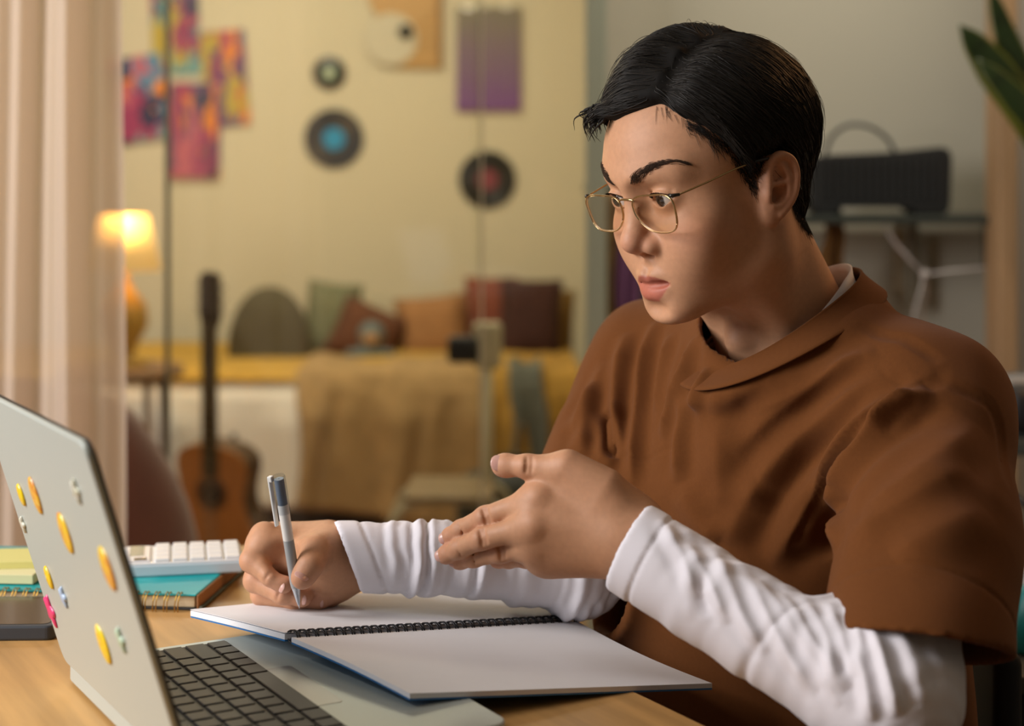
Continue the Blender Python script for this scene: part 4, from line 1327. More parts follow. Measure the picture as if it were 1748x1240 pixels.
def build_head():
    v = Vol((-0.100, -0.125, -0.200), (0.100, 0.110, 0.145), 0.00125)
    # skull and face masses
    v.add(ell(H(0, -.008, .042), (.0735, .092, .082)))
    v.add(ell(H(0, .031, .038), (.059, .056, .052)), .03)
    v.add(ell(H(0, .034, -.022), (.056, .047, .062)), .03)
    for s in (-1, 1):
        v.add(cone(H(s * .050, .004, -.052), H(s * .014, .066, -.082), .016, .015), .035)
        v.add(cone(H(s * .056, .000, -.010), H(s * .050, .006, -.050), .014, .016), .03)
        v.add(ell(H(s * .044, .0545, -.016), (.020, .020, .017)), .025)
        v.add(ell(H(s * .032, .059, -.036), (.021, .021, .023)), .025)
        v.add(cone(H(s * .010, .0845, .031), H(s * .040, .0665, .036), .0075, .0075), .018)
    v.add(ell(H(0, .0745, -.0855), (.0165, .0145, .0145)), .022)
    v.add(ell(H(0, .0610, -.054), (.030, .0245, .025)), .022)
    # eye sockets
    for s in (-1, 1):
        v.sub(ell(H(s * .0305, .0950, .0145), (.020, .0155, .0115)), .014)
        v.sub(ell(H(s * .0155, .0970, .0145), (.008, .010, .012)), .012)
    # nose
    v.add(cone(H(0, .0820, .019), H(0, .0945, -.012), .0062, .0088), .014)
    v.add(ell(H(0, .0980, -.0185), (.0100, .0098, .0090)), .008)
    for s in (-1, 1):
        v.add(ell(H(s * .0122, .0862, -.0245), (.0080, .0105, .0078)), .0055)
    v.add(cone(H(0, .0935, -.023), H(0, .0845, -.0330), .0045, .005), .008)
    for s in (-1, 1):
        v.sub(ell(H(s * .0064, .0900, -.0320), (.0042, .0066, .0046)), .003)
    # eyelids around the eyeball, then the slit between them
    for s in (-1, 1):
        ec = EYE(s)
        v.add(ell(ec, (.0144, .0134, .0128)), .006)
        def lid(hz, zo, sx=.0132):
            return [ec + np.array([sx * math.sin(a) * 1.0 , -.0150 * math.cos(a) - .001, zo + hz * (1 - (a / 1.2) ** 2) + s * math.sin(a) * .0012]) for a in np.linspace(-1.2, 1.2, 13)]
        up, lo = lid(.0058, .0004), lid(-.0056, -.0002)
        def slit(x, y, z, ec=ec, s=s):
            dx, dy, dz = x - ec[0], y - ec[1], z - ec[2]
            u = dx / .0126
            zu = .0003 + .0058 * (1 - u ** 2) + s * dx * .09
            zl = -.0002 - .0056 * (1 - u ** 2) + s * dx * .09
            d = np.maximum(dz - zu, zl - dz) * .8
            return np.maximum(np.maximum(d, np.abs(dx) - .0126), dy + .004)
        v.sub(Prim(slit, ec - .016, ec + .016), .0012)
        v.add(chain([p + np.array([0, .0022, .0006]) for p in up[1:-1]], [.0004] + [.0010] * 9 + [.0004]), .003)
        v.sub(chain([p + np.array([0, .0006, .0046]) for p in up], [.0003] + [.0007] * 11 + [.0003]), .003)
    # mouth: lips pushed forward, parted a little
    ml = lambda pts: [H(-x, f, z) for x, f, z in pts[::-1]] + [H(x, f, z) for x, f, z in pts[1:]]
    q = lambda pts: [tuple(p) for p in spline(pts, 4)]
    up = q([(0, .0892, -.0510), (.0055, .0890, -.0498), (.012, .0855, -.0510), (.0185, .0790, -.0540), (.0245, .0715, -.0568)])
    lo = q([(0, .0868, -.0662), (.006, .0860, -.0660), (.012, .0832, -.0645), (.017, .0785, -.0608), (.0220, .0725, -.0582)])
    gp = q([(0, .0935, -.0578), (.006, .0925, -.0576), (.012, .0900, -.0575), (.019, .0845, -.0575), (.0260, .0755, -.0578)])
    w = lambda a, b, n: list(np.interp(np.abs(np.arange(-n, n + 1)) / n, [0, .6, 1], [a, a * .95, b]))
    v.add(chain(ml(up), w(.0050, .0016, len(up) - 1)), .0050)
    v.add(chain(ml(lo), w(.0073, .0018, len(lo) - 1)), .0045)
    gpl = [H(-x, f - .0005, z) for x, f, z in gp[::-1]] + [H(x, f, z) for x, f, z in gp[1:]]
    ng = len(gp) - 1
    v.sub(chain(gpl, list(np.interp(np.arange(-ng, ng + 1) / ng, [-1, -.25, 0, .25, .6, 1], [.0003, .0010, .0020, .0030, .0030, .0005]))), .0020)
    v.sub(ell(H(0, .0960, -.0440), (.0030, .006, .0070)), .006)
    v.sub(ell(H(0, .0925, -.0795), (.014, .007, .005)), .010)
    # neck
    v.add(cone(H(0, -.020, -.040), H(0, -.062, -.200), .050, .056), .03)
    v.add(cone(H(.030, .010, -.060), H(.020, -.020, -.200), .024, .026), .03)
    v.add(cone(H(-.030, .010, -.060), H(-.020, -.020, -.200), .024, .026), .03)
    v.sub(ell(H(0, .060, -.135), (.060, .055, .032)), .03)
    v.add(cone(H(0, .008, -.135), H(0, .004, -.150), .016, .014), .02)
    # ears
    for s in (-1, 1):
        A = np.array([[math.cos(.26), s * math.sin(.26), 0], [-s * math.sin(.26), math.cos(.26), 0], [0, 0, 1]])
        t = -.30
        B = np.array([[1, 0, 0], [0, math.cos(t), -math.sin(t)], [0, math.sin(t), math.cos(t)]])
        R = A @ B
        c0 = H(s * .0790, -.003, .000)
        e = lambda x, f, z: c0 + .86 * (R @ np.array([s * x, -f, z]))
        v.add(ell(e(-.001, .000, .004), (.0050, .0165, .0265), R), .006)
        v.add(ell(e(-.001, .006, -.024), (.0050, .0090, .0110), R), .006)
        v.add(ell(e(-.010, .008, -.002), (.0120, .0110, .0230), R), .006)
        # shell of the ear
        v.sub(ell(e(.0070, -.0010, .0050), (.0060, .0125, .0210), R), .003)
        v.sub(ell(e(.0050, .0050, -.0060), (.0085, .0068, .0110), R), .003)
        # rim
        rim = [(.0125, .002), (.014, .014), (.010, .025), (.000, .0305), (-.010, .027), (-.0155, .017), (-.0165, .004), (-.0145, -.008), (-.009, -.018), (-.002, -.026)]
        v.add(chain([e(.0035, *p) for p in spline(rim, 4)], .0027), .004)
        # inner fold
        inn = [(-.001, .020), (-.0070, .011), (-.0085, .000), (-.0065, -.010), (.001, -.017), (.007, -.0175)]
        v.add(chain([e(.0030, *p) for p in spline(inn, 4)], .0024), .004)
        v.add(cone(e(.0030, .006, .002), e(.0030, -.004, .005), .0022, .0018), .003)
        v.add(ell(e(.0030, .0125, -.008), (.0040, .0040, .0062), R), .004)
        v.sub(ell(e(.0040, .0060, -.0085), (.0060, .0040, .0060), R), .002)
    return v

head_vol = build_head()

# ---- colours of the skin
SKIN = np.array([.495, .258, .142])
def skin_tint(L):
    """own colour of the skin by place: lips, flush, sparse stubble"""
    c = np.tile(SKIN, (len(L), 1))
    def blend(w, col):
        nonlocal c
        c = c * (1 - w[:, None]) + np.array(col) * w[:, None]
    g = lambda p, r: np.exp(-(((L - p) / r) ** 2).sum(1))
    for s in (-1, 1):
        blend(.45 * g(H(s * .046, .055, -.018), (.022, .03, .016)), (.56, .235, .165))
        blend(.35 * g(H(s * .080, -.010, .004), (.012, .03, .035)), (.54, .20, .14))
    blend(.45 * g(H(0, .095, -.020), (.016, .016, .012)), (.58, .235, .175))
    # lips
    x, f, z = np.abs(L[:, 0]), -L[:, 1], L[:, 2]
    u = np.clip(x / .0225, 0, 1)
    top = np.interp(u, [0, .22, .5, .8, 1], [-.0500, -.0488, -.0502, -.0538, -.0568])
    bot = np.interp(u, [0, .3, .6, .85, 1], [-.0735, -.0730, -.0685, -.0620, -.0580])
    d = np.minimum(top - z, z - bot)
    w = np.clip(d / .0018 + .3, 0, 1) * (x < .0230) * (f > .060)
    up_ = w * (z > -.0575)
    blend(.88 * w, (.42, .115, .075))
    blend(.75 * up_, (.27, .075, .046))
    return c

SKIN_MAT = mat('skin', SKIN, .54, spec=.36, sss=.12, attr='tint', noise=(220, .05), bump=(900, .10, .001))
BLACK_HAIR = mat('black_hair', (.010, .008, .006), .55, spec=.22)
BROW_HAIR = mat('brow_hair', (.045, .025, .015), .7, spec=.15)

man = empty('person', (.30, 1.50, 0))
tag(man, 'man in brown t-shirt over white long sleeves, writing at the desk', 'person')
def to_man(V):
    return np.asarray(V) - np.array([.30, 1.50, 0])

# ---- eyes
EYE_MAT = mat('eye', (.8, .78, .75), .08, spec=.6, attr='tint', coat=.5)
for s in (-1, 1):
    b = BM()
    bmesh.ops.create_uvsphere(b.bm, u_segments=64, v_segments=48, radius=1.0)
    e = b.obj('eyeball', EYE_MAT, man, smooth=True)
    U = np.array([v.co for v in e.data.vertices])
    gz = np.array([-.10, -1.0, -.06]); gz /= np.linalg.norm(gz)
    ang = np.degrees(np.arccos(np.clip(U @ gz, -1, 1)))
    rad = .0122 * (1 + .055 * np.exp(-(ang / 22) ** 2))
    e.data.vertices.foreach_set('co', to_man(head_world(U * rad[:, None] + EYE(s))).astype(np.float32).ravel())
    col = np.tile(np.array([.70, .66, .62]), (len(U), 1))
    iris = np.array([.030, .017, .011])
    w = np.clip((33 - ang) / 3, 0, 1)[:, None]
    col = col * (1 - w) + iris * w
    w = np.clip((12 - ang) / 2, 0, 1)[:, None]
    col = col * (1 - w) + .004 * w
    color_attr(e, col)

# ---- brows and lashes (strands lying on the skin)
def on_skin(P_, off):
    return head_vol.project(P_, off)

def brow(s, n=380):
    cl = spline([H(s * .0092, .091, .0330), H(s * .0165, .088, .0363), H(s * .026, .081, .0403), H(s * .034, .0745, .0422), H(s * .046, .0615, .0390)], 12)
    wid = np.interp(np.linspace(0, 1, len(cl)), [0, .15, .6, 1], [.0020, .0030, .0026, .0010])
    t = rng.uniform(0, 1, n) ** .8
    i = np.clip((t * (len(cl) - 1)).astype(int), 0, len(cl) - 2)
    fr = t * (len(cl) - 1) - i
    base = cl[i] * (1 - fr)[:, None] + cl[i + 1] * fr[:, None]
    tan = cl[i + 1] - cl[i]; tan /= np.linalg.norm(tan, axis=1, keepdims=True)
    up = np.array([0, 0, 1.0])
    v = np.clip(rng.normal(0, .5, n), -1.2, 1.2) * wid[i]
    base = base + v[:, None] * up
    ln = rng.uniform(.0045, .0075, n) * np.interp(t, [0, .1, 1], [.8, 1, .7])
    rise = np.interp(t, [0, .3, .7, 1], [.35, .10, -.05, -.1])[:, None]
    pts = np.stack([base + ln[:, None] * k * (tan + up * (rise - .5 * k * np.sign(v)[:, None] * .3)) for k in np.linspace(0, 1, 4)], 1)
    sh = pts.shape
    off = np.tile(np.array([-.0004, .0006, .0009, .0011]), sh[0])
    q = pts.reshape(-1, 3)
    for _ in range(5):
        q = q - np.clip(head_vol.sample(q) - off, -.01, .01)[:, None] * head_vol.grad(q)
    return q.reshape(sh), np.tile(np.array([.00018, .00022, .00018, .00005]), (n, 1))

for s in (-1, 1):
    p, r = brow(s)
    V, Q = strands(p, r, 3)
    np_mesh('eyebrow', to_man(head_world(V)), Q, BROW_HAIR, man)

def lashes(s, n=90):
    ec = EYE(s)
    a = np.linspace(-1.05, 1.1, n) + rng.normal(0, .01, n)
    dx = .0126 * np.sin(a)
    zu = .0003 + .0058 * (1 - (dx / .0126) ** 2) + s * dx * .09
    rr = np.sqrt(np.maximum(.0140 ** 2 - dx ** 2 - zu ** 2, 1e-6))
    base = ec + np.stack([dx, -rr * .95, zu + .0003], 1)
    out = np.stack([np.sin(a) * .5, -np.cos(a) * .9 - .2, .1 + 0 * a], 1)
    ln = rng.uniform(.003, .005, n)[:, None]
    pts = np.stack([base, base + out * ln * .5 + np.array([0, 0, -.0003]), base + out * ln + np.array([0, 0, .0008])], 1)
    return pts, np.tile(np.array([.00050, .00035, .00005]), (n, 1))
for s in (-1, 1):
    p, r = lashes(s)
    V, Q = strands(p, r, 3)
    np_mesh('eyelashes', to_man(head_world(V)), Q, BLACK_HAIR, man)

# ---------------------------------------------------------------- hair: side parting, swept over the forehead
def hairline(phi):
    return np.interp(phi, [0, 26, 51, 63, 71, 76, 80, 103, 109, 118, 135, 180],
                          [.083, .084, .064, .046, .022, .004, .020, .022, .000, -.028, -.048, -.056])

def part_x(F):
    return np.interp(F, [-.06, -.01, .06, .1], [.014, .020, .030, .030])

def sstep(a, b, x):
    t = np.clip((x - a) / (b - a), 0, 1)
    return t * t * (3 - 2 * t)

def hair_thick(X, Y, Z):
    F_ = -Y
    phi = np.degrees(np.arctan2(np.abs(X), F_))
    zh = hairline(phi)
    edge = sstep(-.002, .020, Z - zh)
    px = part_x(F_)
    top = sstep(0, .030, px - X)                       # 0 at the parting, 1 over the swept side
    crown = sstep(-.09, -.02, F_)
    t_top = .006 + top * (.004 + .012 * crown * sstep(.09, .135, Z)) * (1 - .45 * sstep(-.015, -.055, X))
    t_side = .004 + .0075 * sstep(.0, .030, X - px) * sstep(-.02, .07, Z)
    t_back = .006 + .006 * sstep(-.03, .06, Z)
    t = np.where(X < px, t_top, t_side)
    bk = sstep(.02, -.07, F_)
    t = t * (1 - bk) + np.maximum(t_back, t * .8) * bk
    return edge * t - (1 - edge) * .004 - np.clip(zh - Z - .010, 0, .05)

hair_vol = Vol((-.112, -.130, -.085), (.100, .125, .172), .0017)
_X, _Y, _Z = np.meshgrid(*hair_vol.ax, indexing='ij')
_pts = np.stack([_X.ravel(), _Y.ravel(), _Z.ravel()], 1)
# distance to the bare skull (no ears or nose)
_sk = Vol(hair_vol.lo, hair_vol.lo + (hair_vol.n - 1) * hair_vol.h, hair_vol.h)
_sk.n = hair_vol.n; _sk.ax = hair_vol.ax; _sk.D = np.full(hair_vol.n, .5, np.float32)
_sk.add(ell(H(0, -.008, .042), (.0735, .092, .082)), pad=.08)
_sk.add(ell(H(0, .031, .038), (.059, .056, .052)), .03, pad=.08)
_sk.add(cone(H(0, -.020, -.040), H(0, -.062, -.200), .050, .056), .03, pad=.05)
for s in (-1, 1):
    _sk.add(cone(H(s * .056, .000, -.010), H(s * .050, .006, -.050), .014, .016), .03, pad=.04)
hair_vol.D = (_sk.D - hair_thick(_X, _Y, _Z).astype(np.float32))
# the fringe: thick locks lifted from the parting and laid over the far brow
LOCKS = [
    ([(.026, .056, .093), (.010, .070, .099), (-.010, .080, .099), (-.024, .083, .093), (-.034, .082, .085)], [.006, .010, .011, .008, .003]),
    ([(.022, .046, .104), (.000, .060, .112), (-.022, .068, .109), (-.038, .069, .098), (-.047, .068, .084)], [.008, .012, .012, .009, .004]),
    ([(.016, .022, .118), (-.008, .036, .125), (-.032, .043, .119), (-.052, .046, .102)], [.010, .013, .013, .010]),
    ([(.008, -.004, .125), (-.014, .006, .130), (-.038, .012, .123), (-.058, .016, .104)], [.010, .012, .012, .010]),
    ([(.004, -.035, .117), (-.014, -.032, .122), (-.036, -.028, .116)], [.012, .012, .012]),
]
for tail, (pts, rs) in zip((1, 0, 0, 0, 0), LOCKS):
    sp = spline(pts, 5)
    hp = np.array([H(*p) for p in sp])
    wb_ = np.linspace(0, 1, len(sp)); keep = sstep(.55, .9, wb_) if tail else 0 * wb_
    hp = _sk.project(hp, .0045) * (1 - keep)[:, None] + hp * keep[:, None]
    sp = np.stack([hp[:, 0], -hp[:, 1], hp[:, 2]], 1)
    rr = np.interp(np.linspace(0, 1, len(sp)), np.linspace(0, 1, len(rs)), rs) * (.85 if tail else .74)
    hair_vol.add(chain([H(*p) for p in sp], list(rr)), .010)
V, Q = hair_vol.mesh(relax=3)
HAIR_V = V.copy()
hair = np_mesh('hair', to_man(head_world(V)), Q, mat('black_hair_mass', (.008, .007, .006), .75, spec=.15), man)

def hair_flow(p):
    x, F_, z = p[:, 0], -p[:, 1], p[:, 2]
    px = part_x(F_)
    n = len(p)
    out = np.zeros((n, 3))
    sw = sstep(-.002, .004, px - x)[:, None]
    front = sstep(-.04, .03, F_)[:, None]
    top_d = np.array([-1.0, -.62, -.05]) * front + np.array([-.85, .35, -.25]) * (1 - front)
    far = sstep(-.035, -.06, x)[:, None]
    top_d = top_d * (1 - far) + far * np.array([-.25, -.25, -1.0])
    side_d = np.array([.55, .55, -.75]) * sstep(.02, .09, z)[:, None] + np.array([.05, .42, -1.0]) * (1 - sstep(.02, .09, z)[:, None])
    out = top_d * sw + side_d * (1 - sw)
    back = sstep(-.045, -.085, F_)[:, None]
    return out * (1 - back) + back * np.array([.0, .1, -1.0])

def hair_strands(n, seed, ln=(.030, .060), r0=(.00035, .0008), lift=(-.0018, .0012), tipdrop=0.0):
    g = np.random.default_rng(seed)
    cand = HAIR_V[g.permutation(len(HAIR_V))]
    phi = np.degrees(np.arctan2(np.abs(cand[:, 0]), -cand[:, 1]))
    ok = (cand[:, 2] > hairline(phi) + .002) & (head_vol.sample(cand) > .0005)
    p = cand[ok][:n].copy()
    n = len(p)
    m = 9
    L_ = g.uniform(*ln, n) * np.where(p[:, 2] < .03, .5, 1)
    jit = g.normal(0, .16, (n, 3))
    lo = g.uniform(*lift, n)
    path = np.zeros((n, m, 3)); path[:, 0] = p
    for k in range(1, m):
        q = path[:, k - 1]
        fl = hair_flow(q) + jit
        N = hair_vol.grad(q)
        fl -= (fl * N).sum(1, keepdims=True) * N
        fl /= np.maximum(np.linalg.norm(fl, axis=1, keepdims=True), 1e-6)
        q = q + fl * (L_ / (m - 1))[:, None]
        o = -.0004 + (lo + .0004) * math.sin(math.pi * (k / (m - 1)) * .62) - .0012 * (k / (m - 1)) ** 3
        dd = hair_vol.sample(q) - o
        q = q - np.clip(dd, -.006, .006)[:, None] * hair_vol.grad(q)
        path[:, k] = q
    path[:, 0] -= .0006 * hair_vol.grad(path[:, 0])
    R0 = g.uniform(*r0, n)[:, None]
    prof = np.array([.6, .9, 1, 1, .95, .85, .7, .45, .08])[None]
    return path, R0 * prof

pa, ra = hair_strands(8500, 11, lift=(-.0008, .0012))
pb, rb = hair_strands(500, 12, (.025, .05), (.00015, .00028), (.001, .0045))
V1, Q1 = strands(pa, ra, 4)
V2, Q2 = strands(pb, rb, 3)
sl = np_mesh('hair_strands', to_man(head_world(V1)), Q1, BLACK_HAIR, hair)
np_mesh('flyaway_strands', to_man(head_world(V2)), Q2, BLACK_HAIR, hair)
# loose ends of the fringe curling over the far brow
ends = []
for k in range(46):
    t = rng.uniform()
    a = np.array([-.014 - .014 * t, .078 + .005 * t, .092 - .004 * t]) + rng.normal(0, .003, 3)
    b = a + np.array([-.008, .005, -.004]) + rng.normal(0, .002, 3)
    c = b + np.array([-.004 + .004 * t, .001 - .003 * t, -.008]) + rng.normal(0, .002, 3)
    ends.append([H(*p) for p in spline([a, b, c], 4)])
for k in range(26):
    a = np.array([-.030, .078, .092]) + rng.normal(0, .005, 3)
    b = a + np.array([-.010, .006, -.008]) + rng.normal(0, .002, 3)
    c = b + np.array([-.004, -.003, -.012]) + rng.normal(0, .002, 3)
    ends.append([H(*p) for p in spline([a, b, c], 4)])
ends = np.array(ends)
V3, Q3 = strands(ends, np.tile(np.linspace(.0010, .0001, ends.shape[1]), (len(ends), 1)), 4)
np_mesh('fringe_ends', to_man(head_world(V3)), Q3, BLACK_HAIR, hair)
# thin stray hairs on the temple and forehead edge
st = []
for k in range(30):
    t = rng.uniform()
    a = spline([(.030, .062, .088), (.046, .052, .072), (.058, .044, .056), (.066, .036, .042)], 8)
    i = int(t * (len(a) - 1))
    p0 = a[i] + rng.normal(0, .002, 3)
    d = np.array([.1, -.10 + rng.normal(0, .3), -1.0]); d /= np.linalg.norm(d)
    l = rng.uniform(.006, .016)
    st.append([H(*(p0 + d * l * u)) for u in np.linspace(0, 1, 5)])
st = np.array(st); sh = st.shape
q = head_vol.project(st.reshape(-1, 3), .0006).reshape(sh)
V4, Q4 = strands(q, np.tile(np.array([.00022, .0002, .00018, .00012, .00003]), (sh[0], 1)), 3)
np_mesh('stray_hairs', to_man(head_world(V4)), Q4, BLACK_HAIR, hair)

# short fuzz where the hair thins out around temple, ear and nape
n = 1500
phi = rng.uniform(44, 150, n); sg = np.where(rng.uniform(size=n) < .75, 1, -1)
zz = hairline(phi) + rng.normal(.002, .004, n)
p0 = np.stack([sg * np.sin(np.radians(phi)) * .075, -np.cos(np.radians(phi)) * .080, zz], 1)
p0 = head_vol.project(p0, .0003, 8)
fl = hair_flow(p0) * np.array([1, 1, 1]) + rng.normal(0, .25, (n, 3))
fl /= np.linalg.norm(fl, axis=1, keepdims=True)
ln = rng.uniform(.004, .010, n)[:, None]
pp = np.stack([p0 + fl * ln * u for u in (0, .33, .66, 1)], 1)
q = head_vol.project(pp.reshape(-1, 3), .0008).reshape(pp.shape)
V5, Q5 = strands(q, np.tile(np.array([.00020, .00020, .00016, .00003]), (n, 1)), 3)
np_mesh('hairline_fuzz', to_man(head_world(V5)), Q5, BLACK_HAIR, hair)

# ---------------------------------------------------------------- eyeglasses
GOLD = mat('gold_metal', (.50, .36, .17), .25, metal=1.0)
DARK_METAL = mat('dark_gunmetal', (.05, .045, .04), .3, metal=.8)
ACETATE = mat('clear_amber_acetate', (.86, .62, .36), .12, trans=.75, spec=.5)

LENS = lens_glass('lens_glass', (.97, .95, .92), .30)

glasses = empty('eyeglasses', tuple(head_world(H(0, .087, .006))))
tag(glasses, 'thin gold-rimmed eyeglasses with rounded square lenses worn by the man', 'eyeglasses')
g_off = head_world(H(0, .087, .006))
GW = lambda pts: [tuple(head_world(H(*p)) - g_off) for p in pts]
GF, GZ = .0940, .0050
def lens_outline(s, grow=0.0, n=64):
    # rounded square, wider on top
    out = []
    for k in range(n):
        a = 2 * math.pi * k / n
        ca, sa = math.cos(a), math.sin(a)
        e = 3.2
        rr = (abs(ca) ** e + abs(sa) ** e) ** (-1 / e)
        x, z = rr * ca * (.0255 + grow), rr * sa * (.0160 + grow)
        x *= 1 + .10 * (z / .0160) * (1 if True else 0)
        z += .0016 * (ca if ca > 0 else 0) * (1 if sa > 0 else .2)
        x += .0085 * max(0, -z / .016) ** 1.3 * (.5 - .5 * ca)
        X_ = s * (.0345 + x)
        out.append((X_, GF - .04 * (abs(X_) - .01) - .06 * (-z), GZ + z))
    return out
for s in (-1, 1):
    o1 = lens_outline(s)
    rim = BM().tube(GW(o1), .00085, 8, closed=True).obj('rim', ACETATE, glasses, smooth=True)
    up = [p for k, p in enumerate(lens_outline(s, .0002)) if -6 <= ((k + 6) % 64) - 6 <= 38]
    upp = lens_outline(s, .0004)
    arc = [upp[k % 64] for k in range(-5, 36)]
    BM().tube(GW([(x, f + .0008, z) for x, f, z in arc]), .00065, 6).obj('top_bar', GOLD, rim, smooth=True)
    lo_arc = [upp[k % 64] for k in range(36, 60)]
    BM().tube(GW([(x, f + .0010, z) for x, f, z in lo_arc]), .00035, 6).obj('lower_wire', GOLD, rim, smooth=True)
    b = BM()
    ring = [b.bm.verts.new(p) for p in GW([(x, f - .0002, z) for x, f, z in lens_outline(s, -.0006)])]
    ring2 = [b.bm.verts.new(p) for p in GW([(x, f - .0014, z) for x, f, z in lens_outline(s, -.0006)])]
    b.bm.faces.new(ring); b.bm.faces.new(ring2[::-1])
    for k in range(64):
        b.bm.faces.new((ring[k], ring[(k + 1) % 64], ring2[(k + 1) % 64], ring2[k]))
    b.obj('lens', LENS, glasses)
    # hinge block and temple
    hx = s * .0630
    BM().tube(GW([(s * .0570, GF - .001, .0205), (s * .0600, GF - .002, .0200), (hx, GF - .0075, .0195)]), [.0016, .0017, .0012], 8).obj('hinge', DARK_METAL, glasses, smooth=True)
    tp = spline([(hx - s * .0004, GF - .006, .0195), (s * .0690, .060, .0225), (s * .0730, .035, .0255), (s * .0765, .014, .0265)], 8)
    tm = BM().tube(GW(tp), .0008, 8).obj('temple', GOLD, glasses, smooth=True)
    tip = spline([(s * .0762, .016, .0265), (s * .0780, .004, .0255), (s * .0780, -.012, .0205), (s * .0750, -.026, .004), (s * .072, -.030, -.010)], 6)
    BM().tube(GW(tip), [.0013] * (len(tip) - 1) + [.0016], 8).obj('temple_tip', mat('black_tip', (.01, .01, .01), .3), tm, smooth=True)
    # nose pad on its wire
    BM().tube(GW(spline([(s * .0105, GF - .001, .010), (s * .0085, GF - .006, .008), (s * .0100, GF - .0065, .004)], 5)), .0004, 6).obj('pad_arm', GOLD, glasses, smooth=True)
    bp = BM()
    bmesh.ops.create_uvsphere(bp.bm, u_segments=16, v_segments=10, radius=1.0)
    pad = bp.obj('nose_pad', mat('clear_silicone', (.8, .75, .7), .15, trans=.6), glasses, smooth=True)
    U = np.array([v.co for v in pad.data.vertices]) * np.array([.0013, .0026, .0042])
    pad.data.vertices.foreach_set('co', (head_world(U + H(s * .0098, GF - .0070, .0035)) - g_off).astype(np.float32).ravel())
BM().tube(GW(spline([(-.0105, GF, .0165), (-.005, GF + .0012, .0178), (.005, GF + .0012, .0178), (.0105, GF, .0165)], 6)), .0010, 8).obj('bridge', GOLD, glasses, smooth=True)

# ================================================================ the man: body, hands, clothes
LS, LE, LW = np.array([.3526, 1.360, .941]), np.array([.264, 1.155, .780]), np.array([.096, 1.258, .862])
RS, RE, RW = np.array([.1366, 1.620, .949]), np.array([.060, 1.480, .790]), np.array([-.145, 1.435, .812])
LAT = np.array([.67, -.742, 0.0])          # the man's left
FWD = np.array([-.742, -.67, 0.0])         # the man's front
TR = np.stack([LAT, FWD, np.array([0, 0, 1.0])], 1)
UP = np.array([0, 0, 1.0])

def unit(v):
    v = np.asarray(v, float)
    return v / np.linalg.norm(v)

# ---------------------------------------------------------------- hands
def make_hand(wrist, wr, arm_dir, mcps, fingers, thumb, dorsal, h=.0011, extra=None):
    """fingers: list of joint lists [MCP, PIP, DIP, tip] with radii; thumb: [CMC, MCP, IP, tip]"""
    allp = np.array([p for f, _ in fingers for p in f] + list(thumb[0]) + [wrist, wrist + arm_dir * .05])
    v = Vol(allp.min(0) - .03, allp.max(0) + .03, h)
    # palm: wrist, then a rope to every knuckle
    side = unit(np.cross(arm_dir, dorsal))
    v.add(cone(wrist + arm_dir * .042, wrist, wr * .80, wr, (dorsal, .80)))
    for (f, rs) in fingers:
        v.add(cone(wrist + (f[0] - wrist) * .05, f[0] - dorsal * .004, .0125, .0125), .018)
        v.add(cone(wrist + (f[0] - wrist) * .25 - dorsal * .006, f[0] - dorsal * .008, .012, .0105), .016)
    mid = fingers[1][0][0]
    # pads of the palm
    c, m, ip, tp = thumb[0]
    v.add(cone(c, m, thumb[1][0] * 1.35, thumb[1][1] * 1.15), .016)
    v.add(cone(c * .6 + wrist * .4, m * .65 + fingers[0][0][0] * .35 - dorsal * .006, .012, .006), .016)
    for p, k in (extra or []):
        v.add(p, k)
    # knuckles and tendons
    for (f, rs) in fingers:
        v.add(ell(f[0] + dorsal * .0042, (.0066,) * 3), .008)
        v.add(cone(f[0] + dorsal * .0075, wrist * .55 + f[0] * .45 + dorsal * .0095, .0022, .0014), .007)
    palm = v.D.copy()
    res = palm.copy()
    for (f, rs) in fingers + [thumb]:
        v.D = palm.copy()
        pts = [np.array(p) for p in f]
        if (f, rs) is not thumb:
            pass
        v.add(chain(pts, rs), .009)
        # joints a touch thicker, pads on the inner side
        for j in (1, 2):
            v.add(ell(pts[j], (rs[j] * 1.04,) * 3), .004)
        t = unit(pts[3] - pts[2])
        v.add(ell(pts[3] - t * rs[3] * .4, (rs[3] * 1.05,) * 3), .004)
        res = smin(res, v.D, .0009)
    v.D = res
    return v

def crease(v, p, axis, nrm, half, r=.0009, k=.0022):
    """a skin line across a joint"""
    R_ = half / .62
    pts = [p + axis * half * u + nrm * math.sqrt(max(0, R_ ** 2 - (half * u) ** 2)) * 1.14 for u in np.linspace(-1, 1, 7)]
    v.sub(chain(pts, [.0003] + [r] * 5 + [.0003]), k)

# his left hand: back towards the camera, fingers together, thumb on top
def PL(zx, zy, Y):
    return P(740 + zx * .22883, 760 + zy * .22883, Y)
d_l = unit(np.array([.10, -.95, .30]))
lf = [
    ([PL(790, 400, 1.270), PL(385, 540, 1.291), PL(205, 635, 1.306), PL(118, 690, 1.316)], [.0102, .0083, .0076, .0068]),
    ([PL(760, 600, 1.262), PL(360, 700, 1.282), PL(190, 775, 1.299), PL(88, 822, 1.311)], [.0102, .0084, .0077, .0068]),
    ([PL(785, 740, 1.270), PL(500, 803, 1.286), PL(300, 842, 1.303), PL(185, 866, 1.314)], [.0096, .0079, .0072, .0064]),
    ([PL(850, 815, 1.284), PL(690, 848, 1.302), PL(560, 858, 1.318), PL(470, 862, 1.326)], [.0090, .0070, .0063, .0056]),
]
lt = ([PL(1270, 330, 1.262), PL(1000, 165, 1.268), PL(700, 158, 1.278), PL(512, 152, 1.288)], [.0120, .0106, .0088, .0086])
wl = PL(1475, 690, 1.256)
arm_l = unit(P(1300, 1077, 1.195) - P(1072, 932, 1.255))
